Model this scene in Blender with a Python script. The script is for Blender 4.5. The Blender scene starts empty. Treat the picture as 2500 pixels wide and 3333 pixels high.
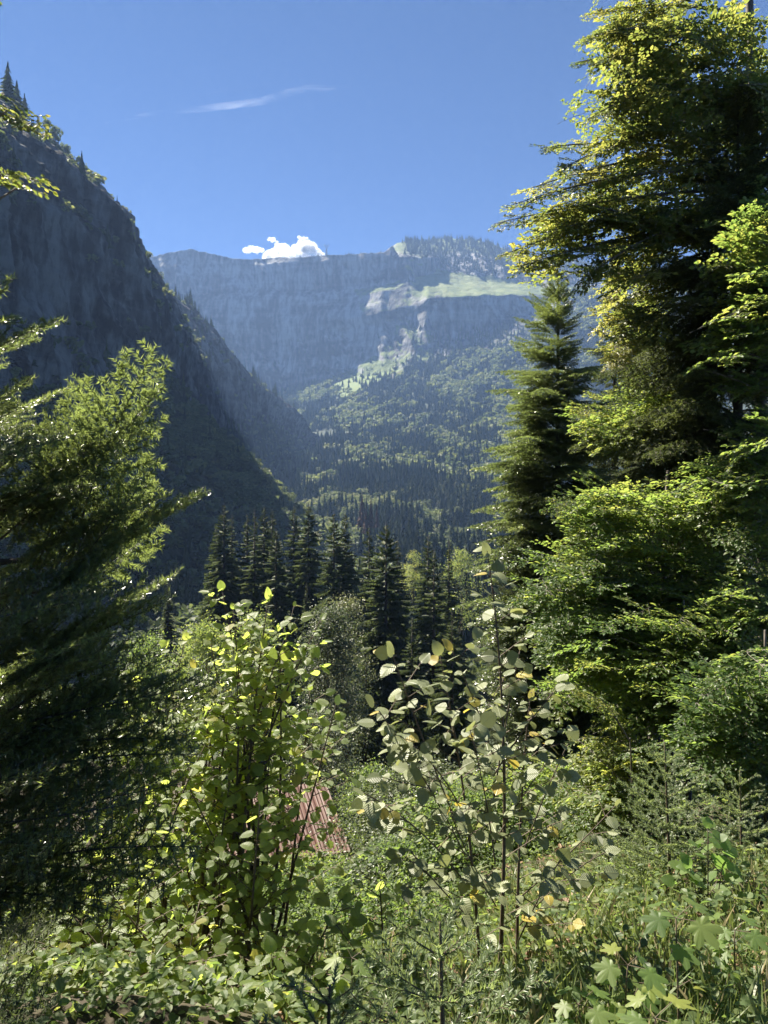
import bpy, math, numpy as np
from math import radians
sc = bpy.context.scene
COL = sc.collection
F = 739.6                      # focal length in picture heights of 1024
SUN_EL, SUN_AZ = 50.0, 46.0    # azimuth: degrees left of the view direction
# ------------------------------------------------------------------ camera
cd = bpy.data.cameras.new("camera"); cam = bpy.data.objects.new("camera", cd); COL.objects.link(cam)
cd.sensor_fit = 'VERTICAL'; cd.sensor_height = 36; cd.lens = 26.0
cd.clip_start = 0.05; cd.clip_end = 40000
cam.rotation_euler = (radians(90), 0, 0)
sc.camera = cam
# ------------------------------------------------------------------ world
w = bpy.data.worlds.new("World"); sc.world = w; w.use_nodes = True
wn = w.node_tree
sky = wn.nodes.new("ShaderNodeTexSky"); sky.sky_type = 'NISHITA'; sky.sun_disc = False
sky.sun_elevation = radians(SUN_EL); sky.sun_rotation = radians(-SUN_AZ)
sky.altitude = 2500; sky.air_density = 0.42; sky.dust_density = 0.0; sky.ozone_density = 5.0
bg = wn.nodes["Background"]; bg.inputs[1].default_value = 0.05
hs = wn.nodes.new('ShaderNodeHueSaturation'); hs.inputs['Saturation'].default_value = 1.14
wn.links.new(sky.outputs[0], hs.inputs['Color']); wn.links.new(hs.outputs[0], bg.inputs[0])
# ------------------------------------------------------------------ sun
SUN = np.array([-math.sin(radians(SUN_AZ))*math.cos(radians(SUN_EL)), math.cos(radians(SUN_AZ))*math.cos(radians(SUN_EL)), math.sin(radians(SUN_EL))])
sl = bpy.data.lights.new("sun", 'SUN'); sl.energy = 5.0; sl.angle = radians(0.5); sl.color = (1, .92, .77)
so = bpy.data.objects.new("sun", sl); COL.objects.link(so)
import mathutils
so.rotation_euler = mathutils.Vector(SUN).to_track_quat('Z', 'Y').to_euler()
sc.view_settings.view_transform = 'Standard'; sc.view_settings.look = 'None'
sc.view_settings.exposure = 2.0; sc.view_settings.gamma = 1
cy = sc.cycles
cy.max_bounces = 10; cy.diffuse_bounces = 8; cy.glossy_bounces = 2; cy.transmission_bounces = 8; cy.volume_bounces = 1; cy.transparent_max_bounces = 6
cy.use_denoising = True; cy.denoising_prefilter = 'FAST'
cy.caustics_reflective = False; cy.caustics_refractive = False
cy.sample_clamp_indirect = 4

# ------------------------------------------------------------------ small maths
def rngf(s): return np.random.default_rng(s)
def at(px, py, d): return np.array([(px-384)/F*d, d, (512-py)/F*d])
def proj(P): return 384+P[..., 0]/P[..., 1]*F, 512-P[..., 2]/P[..., 1]*F
def nrm(v): return v/np.maximum(np.linalg.norm(v, axis=-1, keepdims=True), 1e-9)
def hash2(ix, iy, s):
    h = np.sin(ix*127.1+iy*311.7+s*74.7)*43758.5453
    return h-np.floor(h)
def vnoise(x, y, s=0):
    ix, iy = np.floor(x), np.floor(y); fx, fy = x-ix, y-iy
    fx = fx*fx*(3-2*fx); fy = fy*fy*(3-2*fy)
    a = hash2(ix, iy, s); b = hash2(ix+1, iy, s); c = hash2(ix, iy+1, s); d = hash2(ix+1, iy+1, s)
    return (a*(1-fx)+b*fx)*(1-fy)+(c*(1-fx)+d*fx)*fy
def fbm(x, y, s=0, o=4):
    r = 0; a = .5
    for k in range(o): r = r+a*(vnoise(x, y, s+k*13)-.5); x = x*2.03; y = y*2.03; a *= .5
    return r
def ridged(x, y, s=0, o=4):
    r = 0; a = .5
    for k in range(o): r = r+a*(1-2*np.abs(vnoise(x, y, s+k*17)-.5)); x = x*2.1; y = y*2.1; a *= .5
    return r
def inpoly(x, y, poly):
    c = np.zeros(np.shape(x), bool); n = len(poly)
    for i in range(n):
        x0, y0 = poly[i]; x1, y1 = poly[i-1]
        c ^= ((y0 > y) != (y1 > y)) & (x < (x1-x0)*(y-y0)/((y1-y0) or 1e-9)+x0)
    return c
def sample_poly(poly, n, rng):
    p = np.array(poly, float); lo, hi = p.min(0), p.max(0); out = []
    while len(out) < n:
        q = lo+rng.random((4*n, 2))*(hi-lo); q = q[inpoly(q[:, 0], q[:, 1], poly)]; out += list(q)
    return np.array(out[:n])
def frames(D, N):
    """rotation matrices (n,3,3) with columns side, axis, normal"""
    D = nrm(D); S = nrm(np.cross(D, N)); N = np.cross(S, D)
    return np.stack([S, D, N], -1)

# ------------------------------------------------------------------ triangle soup
class Geo:
    def __init__(s, V=None, T=None, t=None, uv=None):
        s.V = np.zeros((0, 3)) if V is None else np.asarray(V, float)
        s.T = np.zeros((0, 3), int) if T is None else np.asarray(T, int)
        s.t = np.full(len(s.T), .5) if t is None else np.asarray(t, float)
        s.uv = np.zeros((len(s.V), 2)) if uv is None else np.asarray(uv, float)
    def copies(s, P, R, sc_, tint=None):
        n = len(P); sc_ = np.asarray(sc_, float)
        if sc_.ndim == 0: sc_ = np.full(n, float(sc_))
        L = s.V[None]*(sc_[:, None, None] if sc_.ndim == 1 else sc_[:, None, :])
        V = np.einsum('nij,nvj->nvi', R, L)+P[:, None]
        T = s.T[None]+(np.arange(n)*len(s.V))[:, None, None]
        t = np.repeat(s.t[None], n, 0)
        if tint is not None: t = t+np.asarray(tint)[:, None]-.5
        return Geo(V.reshape(-1, 3), T.reshape(-1, 3), t.reshape(-1), np.repeat(s.uv[None], n, 0).reshape(-1, 2))
    def xf(s, P, R, k=1.0): return Geo((s.V*k)@np.asarray(R).T+P, s.T, s.t, s.uv)
def join(gs):
    gs = [g for g in gs if len(g.V)]
    if not gs: return Geo()
    off = np.cumsum([0]+[len(g.V) for g in gs])
    return Geo(np.concatenate([g.V for g in gs]), np.concatenate([g.T+o for g, o in zip(gs, off)]),
               np.concatenate([g.t for g in gs]), np.concatenate([g.uv for g in gs]))
def mesh(name, g, mat, smooth=False, uv=False):
    me = bpy.data.meshes.new(name); n, m = len(g.V), len(g.T)
    me.vertices.add(n); me.vertices.foreach_set('co', g.V.astype(np.float32).ravel())
    me.loops.add(3*m); me.loops.foreach_set('vertex_index', g.T.astype(np.int32).ravel())
    me.polygons.add(m); me.polygons.foreach_set('loop_start', np.arange(0, 3*m, 3, dtype=np.int32))
    me.polygons.foreach_set('use_smooth', np.full(m, smooth))
    a = me.attributes.new('tint', 'FLOAT', 'FACE'); a.data.foreach_set('value', g.t.astype(np.float32))
    if uv:
        b = me.attributes.new('luv', 'FLOAT_VECTOR', 'POINT')
        b.data.foreach_set('vector', np.concatenate([g.uv, np.zeros((n, 1))], 1).astype(np.float32).ravel())
    me.materials.append(mat); me.update(calc_edges=True)
    return me
def link(name, me, parent=None):
    o = bpy.data.objects.new(name, me); COL.objects.link(o)
    if parent: o.parent = parent
    return o
def obj(name, g, mat, parent=None, smooth=False, uv=False, origin=None):
    if parent is not None: g = Geo(g.V-np.array(parent.location), g.T, g.t, g.uv)
    elif origin is not None: g = Geo(g.V-np.asarray(origin), g.T, g.t, g.uv)
    o = link(name, mesh(name, g, mat, smooth, uv), parent)
    if parent is None and origin is not None: o.location = origin
    return o
def thing(name, label, cat, loc, group=None):
    o = bpy.data.objects.new(name, None); COL.objects.link(o); o.location = [float(v) for v in loc]
    o.empty_display_size = .2
    return tag(o, label, cat, group)
def tag(o, label, cat, group=None, kind=None):
    o['label'] = label; o['category'] = cat
    if group: o['group'] = group
    if kind: o['kind'] = kind
    return o
def dup(o, loc, rz=0, s=1.0, label=None, group=None):
    c = o.copy(); COL.objects.link(c); c.location = [float(v) for v in loc]; c.rotation_euler = (0, 0, rz)
    c.scale = (s, s, s) if np.ndim(s) == 0 else s
    if label: c['label'] = label
    if group: c['group'] = group
    for ch in o.children:
        k = ch.copy(); COL.objects.link(k); k.parent = c
    return c
# ------------------------------------------------------------------ shapes
def tube(P, r, n=6):
    P = np.asarray(P, float); r = np.broadcast_to(np.asarray(r, float), (len(P),))
    D = np.gradient(P, axis=0); D = nrm(D)
    ref = np.array([.3, .9, .1]) if abs(D[0][2]) > .6 else np.array([0, 0, 1.])
    A = nrm(np.cross(D, ref)); B = np.cross(D, A)
    a = np.arange(n)/n*2*np.pi
    V = P[:, None]+r[:, None, None]*(np.cos(a)[None, :, None]*A[:, None]+np.sin(a)[None, :, None]*B[:, None])
    k = len(P); i = np.arange(k-1)[:, None]*n; j = np.arange(n)[None]; j2 = (j+1) % n
    T = np.concatenate([np.stack([i+j, i+j2, i+n+j2], -1).reshape(-1, 3), np.stack([i+j, i+n+j2, i+n+j], -1).reshape(-1, 3)])
    V = np.concatenate([V.reshape(-1, 3), P[-1:], P[:1]]); e = k*n
    T = np.concatenate([T, np.stack([(k-1)*n+np.arange(n), (k-1)*n+(np.arange(n)+1) % n, np.full(n, e)], -1),
                        np.stack([(np.arange(n)+1) % n, np.arange(n), np.full(n, e+1)], -1)])
    return Geo(V, T)
def sticks(A, B, ra, rb):
    A = np.asarray(A, float); B = np.asarray(B, float); n = len(A)
    if n == 0: return Geo()
    ra = np.broadcast_to(ra, (n,)); rb = np.broadcast_to(rb, (n,))
    R = frames(B-A+1e-9, np.tile([.13, .21, .97], (n, 1)))
    a = np.arange(3)/3*2*np.pi
    c = np.cos(a)[None, :, None]*R[:, None, :, 0]+np.sin(a)[None, :, None]*R[:, None, :, 2]
    V = np.concatenate([A[:, None]+c*ra[:, None, None], B[:, None]+c*rb[:, None, None]], 1)
    t = []
    for j in range(3):
        k = (j+1) % 3; t += [[j, k, 3+k], [j, 3+k, 3+j]]
    T = np.array(t)[None]+(np.arange(n)*6)[:, None, None]
    return Geo(V.reshape(-1, 3), T.reshape(-1, 3))
def bez(a, b, c, n=8):
    t = np.linspace(0, 1, n)[:, None]; a, b, c = map(lambda q: np.asarray(q, float), (a, b, c))
    return a*(1-t)**2+2*b*t*(1-t)+c*t*t
def along(P, t):
    P = np.asarray(P); f = np.clip(t, 0, 1)*(len(P)-1); i = np.minimum(f.astype(int), len(P)-2); u = (f-i)[:, None]
    return P[i]*(1-u)+P[i+1]*u
def boxg(x0, x1, y0, y1, z0, z1):
    V = [(x, y, z) for z in (z0, z1) for y in (y0, y1) for x in (x0, x1)]
    Q = [(0, 2, 3, 1), (4, 5, 7, 6), (0, 1, 5, 4), (2, 6, 7, 3), (0, 4, 6, 2), (1, 3, 7, 5)]
    return Geo(V, [t for q in Q for t in ((q[0], q[1], q[2]), (q[0], q[2], q[3]))])
# leaf templates: base at origin, axis +y, upper side +z
LOW = Geo([(0, 0, 0), (-.34, .45, .09), (0, 1, -.06), (.34, .45, .09)], [(0, 2, 1), (0, 3, 2)], uv=[(0, 0), (-.34, .45), (0, 1), (.34, .45)])
_b = [(0, 0, 0), (.24, .2, .05), (.33, .45, .08), (.24, .75, .04), (0, 1, -.12), (-.24, .75, .04), (-.33, .45, .08), (-.24, .2, .05), (0, .5, -.01)]
MID = Geo(_b, [(8, i, (i+1) % 8) for i in range(8)], uv=[(v[0], v[1]) for v in _b])
def serrate(halfw, ns=9, fold=.16, curl=.14, pleat=.018, tooth=.03):
    V = []; T = []
    ym = np.linspace(0, 1, ns)
    for y in ym: V.append((0, y, -curl*y*y))
    for sd in (-1, 1):
        st = len(V); ys = np.linspace(-.06, .985, 2*ns-1)
        for k, y in enumerate(ys):
            wdt = halfw(min(max(y, 0), 1))+(tooth if k % 2 else -tooth*.3)
            if k == 0: wdt = halfw(.1)*.55
            V.append((sd*wdt, y, -curl*y*y+fold*wdt-1.1*fold*wdt*wdt/.45+(pleat if k % 2 else -pleat)))
        for i in range(ns-1):
            e = st+2*i
            q = [(i, e, e+1), (i, e+1, i+1), (i+1, e+1, e+2)]
            T += q if sd < 0 else [(a, c, b) for a, b, c in q]
    return Geo(V, T, uv=[(v[0], v[1]) for v in V])
HZ = lambda y: .44*(math.sin(math.pi*min(1, y**.70)))**.66*(1 if y < .8 else 1-1.6*(y-.8)) if 0 < y < 1 else .03
HAZEL = [serrate(HZ, 9, f, c, .006, .034) for f, c in ((.12, .1), (.3, .3), (.05, .45), (.4, .05))]
_old = (lambda y: .46*(math.sin(math.pi*min(1, y**.72)))**.62 if 0 < y < 1 else .03)
def maple_leaf():
    lob = [(0, .9, .30), (50, .82, .26), (-50, .82, .26), (105, .56, .2), (-105, .56, .2)]
    out = []
    for k in range(120):
        a = -155+310*k/119; r = 0
        for c, l, wd in lob:
            dd = (a-c)/(38 if abs(c) < 100 else 34); r = max(r, l*max(0, 1-abs(dd)**1.25)**.8)
        r = max(r, .44 if abs(a) < 130 else .36)*(1+.03*(1 if k % 6 < 3 else -1))
        x, y = r*math.sin(radians(a)), r*math.cos(radians(a))+.22
        out.append((x, y, -.16*r*r+.03*math.cos(radians(a)*6.6)))
    V = [(0, .22, .02)]+out+[(0, 0, 0)]; n = len(out)
    T = [(0, i+1, i) for i in range(1, n)]+[(0, n+1, n), (0, 1, n+1)]
    return Geo(V, T, uv=[(v[0], v[1]) for v in V])
MAPLE = maple_leaf()
def _leaves(tpl, P, Rm, size, tint):
    if not isinstance(tpl, list): return tpl.copies(P, Rm, size, tint)
    k = np.arange(len(P))*7 % 11 % len(tpl)
    return join([q.copies(P[k == i], Rm[k == i], size[k == i], tint[k == i]) for i, q in enumerate(tpl)])
def leaves(tpl, P, D, N, size, tint): return _leaves(tpl, np.asarray(P), frames(np.asarray(D), np.asarray(N)), np.asarray(size)+np.zeros(len(P)), np.asarray(tint)+np.zeros(len(P)))

# ------------------------------------------------------------------ materials
def newmat(name):
    m = bpy.data.materials.new(name); m.use_nodes = True; nt = m.node_tree
    return m, nt, nt.nodes["Principled BSDF"], nt.nodes["Material Output"]
def ramp(nt, stops, fac, interp='LINEAR'):
    r = nt.nodes.new("ShaderNodeValToRGB"); r.color_ramp.interpolation = interp
    e = r.color_ramp.elements
    while len(e) < len(stops): e.new(.5)
    for k, (p, c) in enumerate(stops): e[k].position = p; e[k].color = (*c, 1)
    nt.links.new(fac, r.inputs[0]); return r.outputs[0]
def attr(nt, name, out='Fac'):
    a = nt.nodes.new("ShaderNodeAttribute"); a.attribute_name = name; return a.outputs[out]
def noise(nt, scale, detail=4, vec=None, rough=.55, dist=0):
    n = nt.nodes.new("ShaderNodeTexNoise"); n.inputs['Scale'].default_value = scale; n.inputs['Detail'].default_value = detail
    n.inputs['Roughness'].default_value = rough; n.inputs['Distortion'].default_value = dist
    if vec is not None: nt.links.new(vec, n.inputs['Vector'])
    return n.outputs['Fac']
def objco(nt, scale=(1, 1, 1), rot=(0, 0, 0)):
    t = nt.nodes.new("ShaderNodeTexCoord"); mp = nt.nodes.new("ShaderNodeMapping")
    mp.inputs['Scale'].default_value = scale; mp.inputs['Rotation'].default_value = rot
    nt.links.new(t.outputs['Object'], mp.inputs[0]); return mp.outputs[0]
def mixc(nt, a, b, f, mode='MIX'):
    m = nt.nodes.new("ShaderNodeMix"); m.data_type = 'RGBA'; m.blend_type = mode
    for s, v in ((m.inputs[0], f), (m.inputs[6], a), (m.inputs[7], b)):
        if hasattr(v, 'links'): nt.links.new(v, s)
        else: s.default_value = v if np.ndim(v) == 0 else (*v, 1)
    return m.outputs[2]
def maths(nt, op, a, b=0):
    m = nt.nodes.new("ShaderNodeMath"); m.operation = op
    for s, v in zip(m.inputs, (a, b)):
        if hasattr(v, 'links'): nt.links.new(v, s)
        else: s.default_value = v
    return m.outputs[0]
def bump(nt, h, strength, dist, bsdf):
    b = nt.nodes.new("ShaderNodeBump"); b.inputs['Strength'].default_value = strength; b.inputs['Distance'].default_value = dist
    nt.links.new(h, b.inputs['Height']); nt.links.new(b.outputs[0], bsdf.inputs['Normal']); return b.outputs[0]
def leafmat(name, stops, trans, tr=.4, rough=.45, spec=.5, veins=False):
    m, nt, p, out = newmat(name)
    ds = lambda st: [(q, tuple(v*.84+.16*(.3*k[0]+.6*k[1]+.1*k[2]) for v in k)) for q, k in st]
    stops, trans = ds(stops), ds(trans)
    f = attr(nt, 'tint'); c = ramp(nt, stops, f); ct = ramp(nt, trans, f)
    p.inputs['Roughness'].default_value = rough; p.inputs['Specular IOR Level'].default_value = spec
    t = nt.nodes.new("ShaderNodeBsdfTranslucent"); mx = nt.nodes.new("ShaderNodeMixShader"); mx.inputs[0].default_value = tr
    if veins:
        u = nt.nodes.new("ShaderNodeSeparateXYZ"); nt.links.new(attr(nt, 'luv', 'Vector'), u.inputs[0])
        ax = maths(nt, 'ABSOLUTE', u.outputs[0])
        v = maths(nt, 'SUBTRACT', u.outputs[1], maths(nt, 'MULTIPLY', ax, .75))
        wv = maths(nt, 'ABSOLUTE', maths(nt, 'SINE', maths(nt, 'MULTIPLY', v, 26)))
        wv = maths(nt, 'MINIMUM', maths(nt, 'POWER', wv, .5), maths(nt, 'MINIMUM', maths(nt, 'MULTIPLY', ax, 22), 1))
        c = mixc(nt, mixc(nt, c, (.5, .55, .3), .14), c, wv)
        ct = mixc(nt, mixc(nt, ct, (.05, .08, .01), .4), ct, wv)
        nb = bump(nt, wv, .5, .003, p)
    nt.links.new(c, p.inputs['Base Color']); nt.links.new(ct, t.inputs[0])
    nt.links.new(p.outputs[0], mx.inputs[1]); nt.links.new(t.outputs[0], mx.inputs[2]); nt.links.new(mx.outputs[0], out.inputs[0])
    return m
def plainmat(name, a, b, scale, rough=.9, bmp=.4, bd=.01, stretch=(1, 1, 1)):
    m, nt, p, out = newmat(name); v = objco(nt, stretch); n = noise(nt, scale, 5, v)
    nt.links.new(ramp(nt, [(.3, a), (.7, b)], n), p.inputs['Base Color']); p.inputs['Roughness'].default_value = rough
    bump(nt, n, bmp, bd, p); return m
M = {}
M['beech'] = leafmat('beech_leaf', [(.1, (.03, .06, .012)), (.5, (.06, .095, .016)), (.9, (.15, .14, .02))], [(.1, (.16, .25, .02)), (.5, (.33, .42, .03)), (.9, (.68, .62, .05))], .46, .42, .45)
M['beech_green'] = leafmat('green_beech_leaf', [(.1, (.035, .07, .018)), (.5, (.06, .11, .025)), (.95, (.13, .16, .025))], [(.1, (.16, .32, .03)), (.5, (.34, .52, .035)), (.95, (.6, .6, .04))], .45, .46, .35)
M['hazel'] = leafmat('hazel_leaf', [(.1, (.07, .11, .025)), (.55, (.12, .175, .035)), (.95, (.24, .22, .025))], [(.1, (.4, .58, .03)), (.5, (.62, .8, .05)), (.95, (.88, .78, .05))], .55, .4, .6, True)
M['hazel_pale'] = leafmat('pale_hazel_leaf', [(.1, (.12, .15, .06)), (.6, (.21, .24, .10)), (.8, (.3, .27, .02)), (1, (.4, .29, .012))], [(.1, (.26, .3, .08)), (.6, (.4, .44, .09)), (.8, (.8, .7, .02)), (1, (.85, .6, .01))], .36, .42, .5, True)
M['maple'] = leafmat('maple_leaf', [(.1, (.06, .11, .022)), (.6, (.1, .155, .03)), (.95, (.22, .24, .03))], [(.1, (.25, .5, .05)), (.6, (.42, .7, .06)), (.95, (.75, .8, .05))], .45, .5, .4)
M['bush'] = leafmat('bush_leaf', [(.1, (.045, .08, .028)), (.5, (.085, .13, .04)), (.95, (.16, .18, .045))], [(.1, (.15, .28, .03)), (.5, (.3, .46, .04)), (.95, (.55, .58, .05))], .42, .5, .3)
M['fir'] = leafmat('fir_needle', [(.1, (.03, .05, .018)), (.5, (.06, .09, .03)), (.95, (.11, .15, .045))], [(.1, (.14, .21, .03)), (.5, (.32, .43, .06)), (.95, (.52, .62, .08))], .42, .28, .9)
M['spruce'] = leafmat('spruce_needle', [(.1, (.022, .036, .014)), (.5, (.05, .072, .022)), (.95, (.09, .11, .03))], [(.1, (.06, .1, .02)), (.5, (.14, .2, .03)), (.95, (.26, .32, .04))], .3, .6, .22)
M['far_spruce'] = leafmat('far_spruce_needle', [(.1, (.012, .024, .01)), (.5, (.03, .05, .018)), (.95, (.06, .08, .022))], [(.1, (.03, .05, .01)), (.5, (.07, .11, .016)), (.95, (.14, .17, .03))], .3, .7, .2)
M['far_broad'] = leafmat('far_broadleaf', [(.1, (.028, .05, .016)), (.5, (.058, .088, .028)), (.95, (.12, .14, .04))], [(.1, (.08, .12, .03)), (.5, (.16, .21, .045)), (.95, (.3, .33, .06))], .4, .6, .3)
M['dead'] = leafmat('dead_needle', [(.1, (.10, .06, .045)), (.9, (.17, .1, .075))], [(.1, (.08, .05, .03)), (.9, (.1, .06, .04))], .2, .8, .1)
M['grass'] = leafmat('grass_blade', [(.1, (.05, .09, .02)), (.6, (.11, .15, .035)), (.95, (.3, .25, .12))], [(.1, (.1, .2, .02)), (.6, (.25, .33, .04)), (.95, (.4, .34, .15))], .35, .45, .4)
M['litter'] = leafmat('dry_leaf', [(.1, (.08, .04, .02)), (.5, (.18, .1, .05)), (.95, (.32, .2, .1))], [(.1, (.1, .05, .02)), (.95, (.25, .13, .05))], .2, .6, .3)
M['greyleaf'] = leafmat('grey_green_leaf', [(.1, (.05, .07, .035)), (.5, (.085, .11, .055)), (.95, (.15, .16, .06))], [(.1, (.1, .16, .04)), (.5, (.18, .24, .07)), (.95, (.3, .32, .08))], .28, .45, .45)
M['bark'] = plainmat('bark', (.025, .02, .016), (.085, .07, .055), 14, .95, .7, .02, (1, 1, .35))
M['twig'] = plainmat('twig_bark', (.05, .035, .024), (.12, .09, .06), 30, .8, .2, .003)
M['greytwig'] = plainmat('grey_bark', (.07, .06, .05), (.17, .15, .12), 20, .8, .2, .003)

# ------------------------------------------------------------------ ground
def G(x, y):
    x = np.asarray(x, float); y = np.asarray(y, float)
    u = x/np.maximum(y, 3)
    s = np.interp(u, [-.6, -.1, .05, .3, .6], [.46, .52, .48, .34, .30])
    N = -1.62-s*np.maximum(y-2.4, 0)-.10*np.maximum(-x-1, 0)*(y > -50)
    V = np.interp(y, [-20, 60, 100, 150, 300, 500, 660, 1000, 1500, 1900, 2300, 2700], [-30, -33, -36, -43, -45, -40, -28, 40, 155, 290, 462, 620])
    V = V+np.interp(y, [400, 700, 1000, 1500, 2300], [0, .02, .05, .12, .35])*np.clip(x, -400, 600)
    k = 3.0
    z = np.where(y < 90, np.maximum(N, V)+k*np.log1p(np.exp(-np.abs(N-V)/k))*(y > 15), np.maximum(N, V))
    near = np.clip(1-y/60, 0, 1)
    z = z+fbm(x*.5, y*.5, 3)*.5*near+fbm(x*2.1, y*2.1, 5)*.22*near+fbm(x*.02, y*.02, 9)*14*np.clip((y-120)/300, 0, 1)
    return z
MEADOW = [(332, 388), (345, 374), (372, 369), (398, 361), (420, 359), (404, 370), (384, 382), (364, 389), (346, 404), (338, 402)]
MEADOW2 = [(352, 372), (372, 366), (376, 371), (352, 379)]
def in_meadow(P):
    px, py = proj(P); wob = fbm(P[..., 0]*.02, P[..., 1]*.02, 4)*12
    return (inpoly(px+wob, py+wob*.5, MEADOW)) & (P[..., 1] > 1000)
def gridmesh(P, tint):
    a, b = P.shape[:2]; i = np.arange(a-1)[:, None]*b; j = np.arange(b-1)[None]
    q = np.stack([i+j, i+j+1, i+b+j+1, i+b+j], -1).reshape(-1, 4)
    T = np.concatenate([q[:, [0, 1, 2]], q[:, [0, 2, 3]]])
    tv = tint.reshape(-1)
    return Geo(P.reshape(-1, 3), T, tv[T].mean(1))
ys = np.concatenate([np.linspace(-14, 2, 30), np.geomspace(2.2, 2900, 400)])
us = np.linspace(-1.1, 1.1, 260)
YY, UU = np.meshgrid(ys, us, indexing='ij'); XX = UU*(np.abs(YY)+9)
PP = np.stack([XX, YY, G(XX, YY)], -1)
gt = np.where(in_meadow(PP), 1.0, np.where(YY > 110, 0.0, .4))
m, nt, p, out = newmat('ground_soil')
v = objco(nt); n1 = noise(nt, 6, 8, v); n2 = noise(nt, .05, 6, v)
soil = ramp(nt, [(.3, (.03, .022, .014)), (.55, (.045, .036, .02)), (.75, (.08, .062, .036))], n1)
far = ramp(nt, [(.3, (.012, .022, .01)), (.7, (.03, .045, .016))], n2)
grs = ramp(nt, [(.3, (.07, .11, .025)), (.7, (.12, .15, .04))], noise(nt, .08, 6, v))
f = attr(nt, 'tint')
c = mixc(nt, far, soil, maths(nt, 'MINIMUM', maths(nt, 'MULTIPLY', f, 2.5), 1))
c = mixc(nt, c, grs, maths(nt, 'MULTIPLY', maths(nt, 'MAXIMUM', maths(nt, 'SUBTRACT', f, .5), 0), 2))
nt.links.new(c, p.inputs['Base Color']); p.inputs['Roughness'].default_value = .95; bump(nt, n1, .6, .05, p)
o = obj('ground', gridmesh(PP, gt), m, smooth=True); o['kind'] = 'structure'

# ------------------------------------------------------------------ rock
def rockmat(name, lo, hi, veg, sc0, rot):
    m, nt, p, out = newmat(name)
    v = objco(nt, (1, 1, .22), rot); v2 = objco(nt)
    n = noise(nt, sc0, 9, v, .62, .6); nb = noise(nt, sc0*7, 7, v, .6); nl = noise(nt, sc0*.35, 5, v2)
    st_ = noise(nt, sc0*1.4, 7, objco(nt, (.3, .3, 2.2), (0, radians(9), 0)), .6, .4); n = mixc(nt, n, st_, .38)
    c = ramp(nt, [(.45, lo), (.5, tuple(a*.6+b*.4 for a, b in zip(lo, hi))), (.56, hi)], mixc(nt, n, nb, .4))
    geo = nt.nodes.new("ShaderNodeNewGeometry"); s = nt.nodes.new("ShaderNodeSeparateXYZ"); nt.links.new(geo.outputs['Normal'], s.inputs[0])
    k = maths(nt, 'ADD', s.outputs[2], maths(nt, 'MULTIPLY', maths(nt, 'SUBTRACT', nb, .5), .9))
    k = maths(nt, 'ADD', k, maths(nt, 'MULTIPLY', maths(nt, 'SUBTRACT', nl, .5), .9))
    k = maths(nt, 'ADD', k, maths(nt, 'MULTIPLY', attr(nt, 'tint'), .8))
    k = maths(nt, 'MULTIPLY', maths(nt, 'MAXIMUM', maths(nt, 'SUBTRACT', k, .95), 0), 5); k = maths(nt, 'MINIMUM', k, 1)
    g = ramp(nt, [(.35, veg[0]), (.65, veg[1])], nb)
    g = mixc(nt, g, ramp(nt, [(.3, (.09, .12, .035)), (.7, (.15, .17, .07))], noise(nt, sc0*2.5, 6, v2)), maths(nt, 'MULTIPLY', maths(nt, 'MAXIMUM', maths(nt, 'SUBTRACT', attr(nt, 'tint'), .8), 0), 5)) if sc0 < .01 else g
    nt.links.new(mixc(nt, c, g, k), p.inputs['Base Color']); p.inputs['Roughness'].default_value = .92; p.inputs['Specular IOR Level'].default_value = .25
    h = maths(nt, 'ADD', n, maths(nt, 'MULTIPLY', nb, .35)); bump(nt, h, 1.0, .35/sc0*.5, p)
    return m
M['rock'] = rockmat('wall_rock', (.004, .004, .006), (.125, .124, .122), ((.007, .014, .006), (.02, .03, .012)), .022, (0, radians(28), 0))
M['cliff'] = rockmat('cliff_rock', (.025, .026, .028), (.27, .265, .255), ((.05, .075, .025), (.13, .16, .05)), .008, (0, radians(12), 0))

# left mountain: ridge -> shoulder -> scree top -> base
rk = np.array([(-400, -330, 190), (-100, -300, 215), (150, -275, 238), (350, -255, 245), (500, -259, 271), (560, -258, 279), (600, -263, 285), (720, -279, 305), (800, -300, 310), (860, -306, 309), (930, -302, 300), (1000, -303, 292), (1060, -301, 300), (1095, -300, 300), (1105, -300, 303), (1128, -301, 324), (1150, -299, 318), (1185, -295, 297), (1210, -288, 265), (1300, -260, 241), (1400, -210, 206), (1500, -168, 138), (1580, -120, 112), (1700, -80, 100)], float)
bk = np.array([(-400, -190, -20), (-100, -150, -35), (100, -130, -46), (300, -75, -50), (430, -30, -48), (500, -15, -46), (560, -55, -45), (640, -105, -42), (800, -130, -20), (1000, -150, 25), (1300, -150, 85), (1500, -125, 120), (1700, -70, 90)], float)
mk = np.array([(-400, -250, 60), (-100, -220, 60), (100, -190, 30), (300, -170, 40), (430, -165, 75), (500, -158, 98), (560, -175, 75), (640, -190, 55), (800, -205, 60), (1000, -220, 105), (1300, -215, 160), (1500, -150, 130), (1700, -76, 95)], float)
ty = np.linspace(-380, 1690, 900); tv = np.linspace(0, 1, 260)
def ip(k, c): return np.interp(ty, k[:, 0], k[:, c])
Rg = np.stack([ip(rk, 1), ty, ip(rk, 2)+fbm(ty*.05, ty*0+3, 7, 5)*34+np.abs(fbm(ty*.02, ty*0+9, 17, 3))*14], -1)
Bs = np.stack([ip(bk, 1), ty, ip(bk, 2)], -1); Md = np.stack([ip(mk, 1), ty, ip(mk, 2)], -1)
Bk = Rg+np.array([-220, 0, -230.]); Sh = Rg*.45+Md*.55+np.array([28, 0, 6.])
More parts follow.
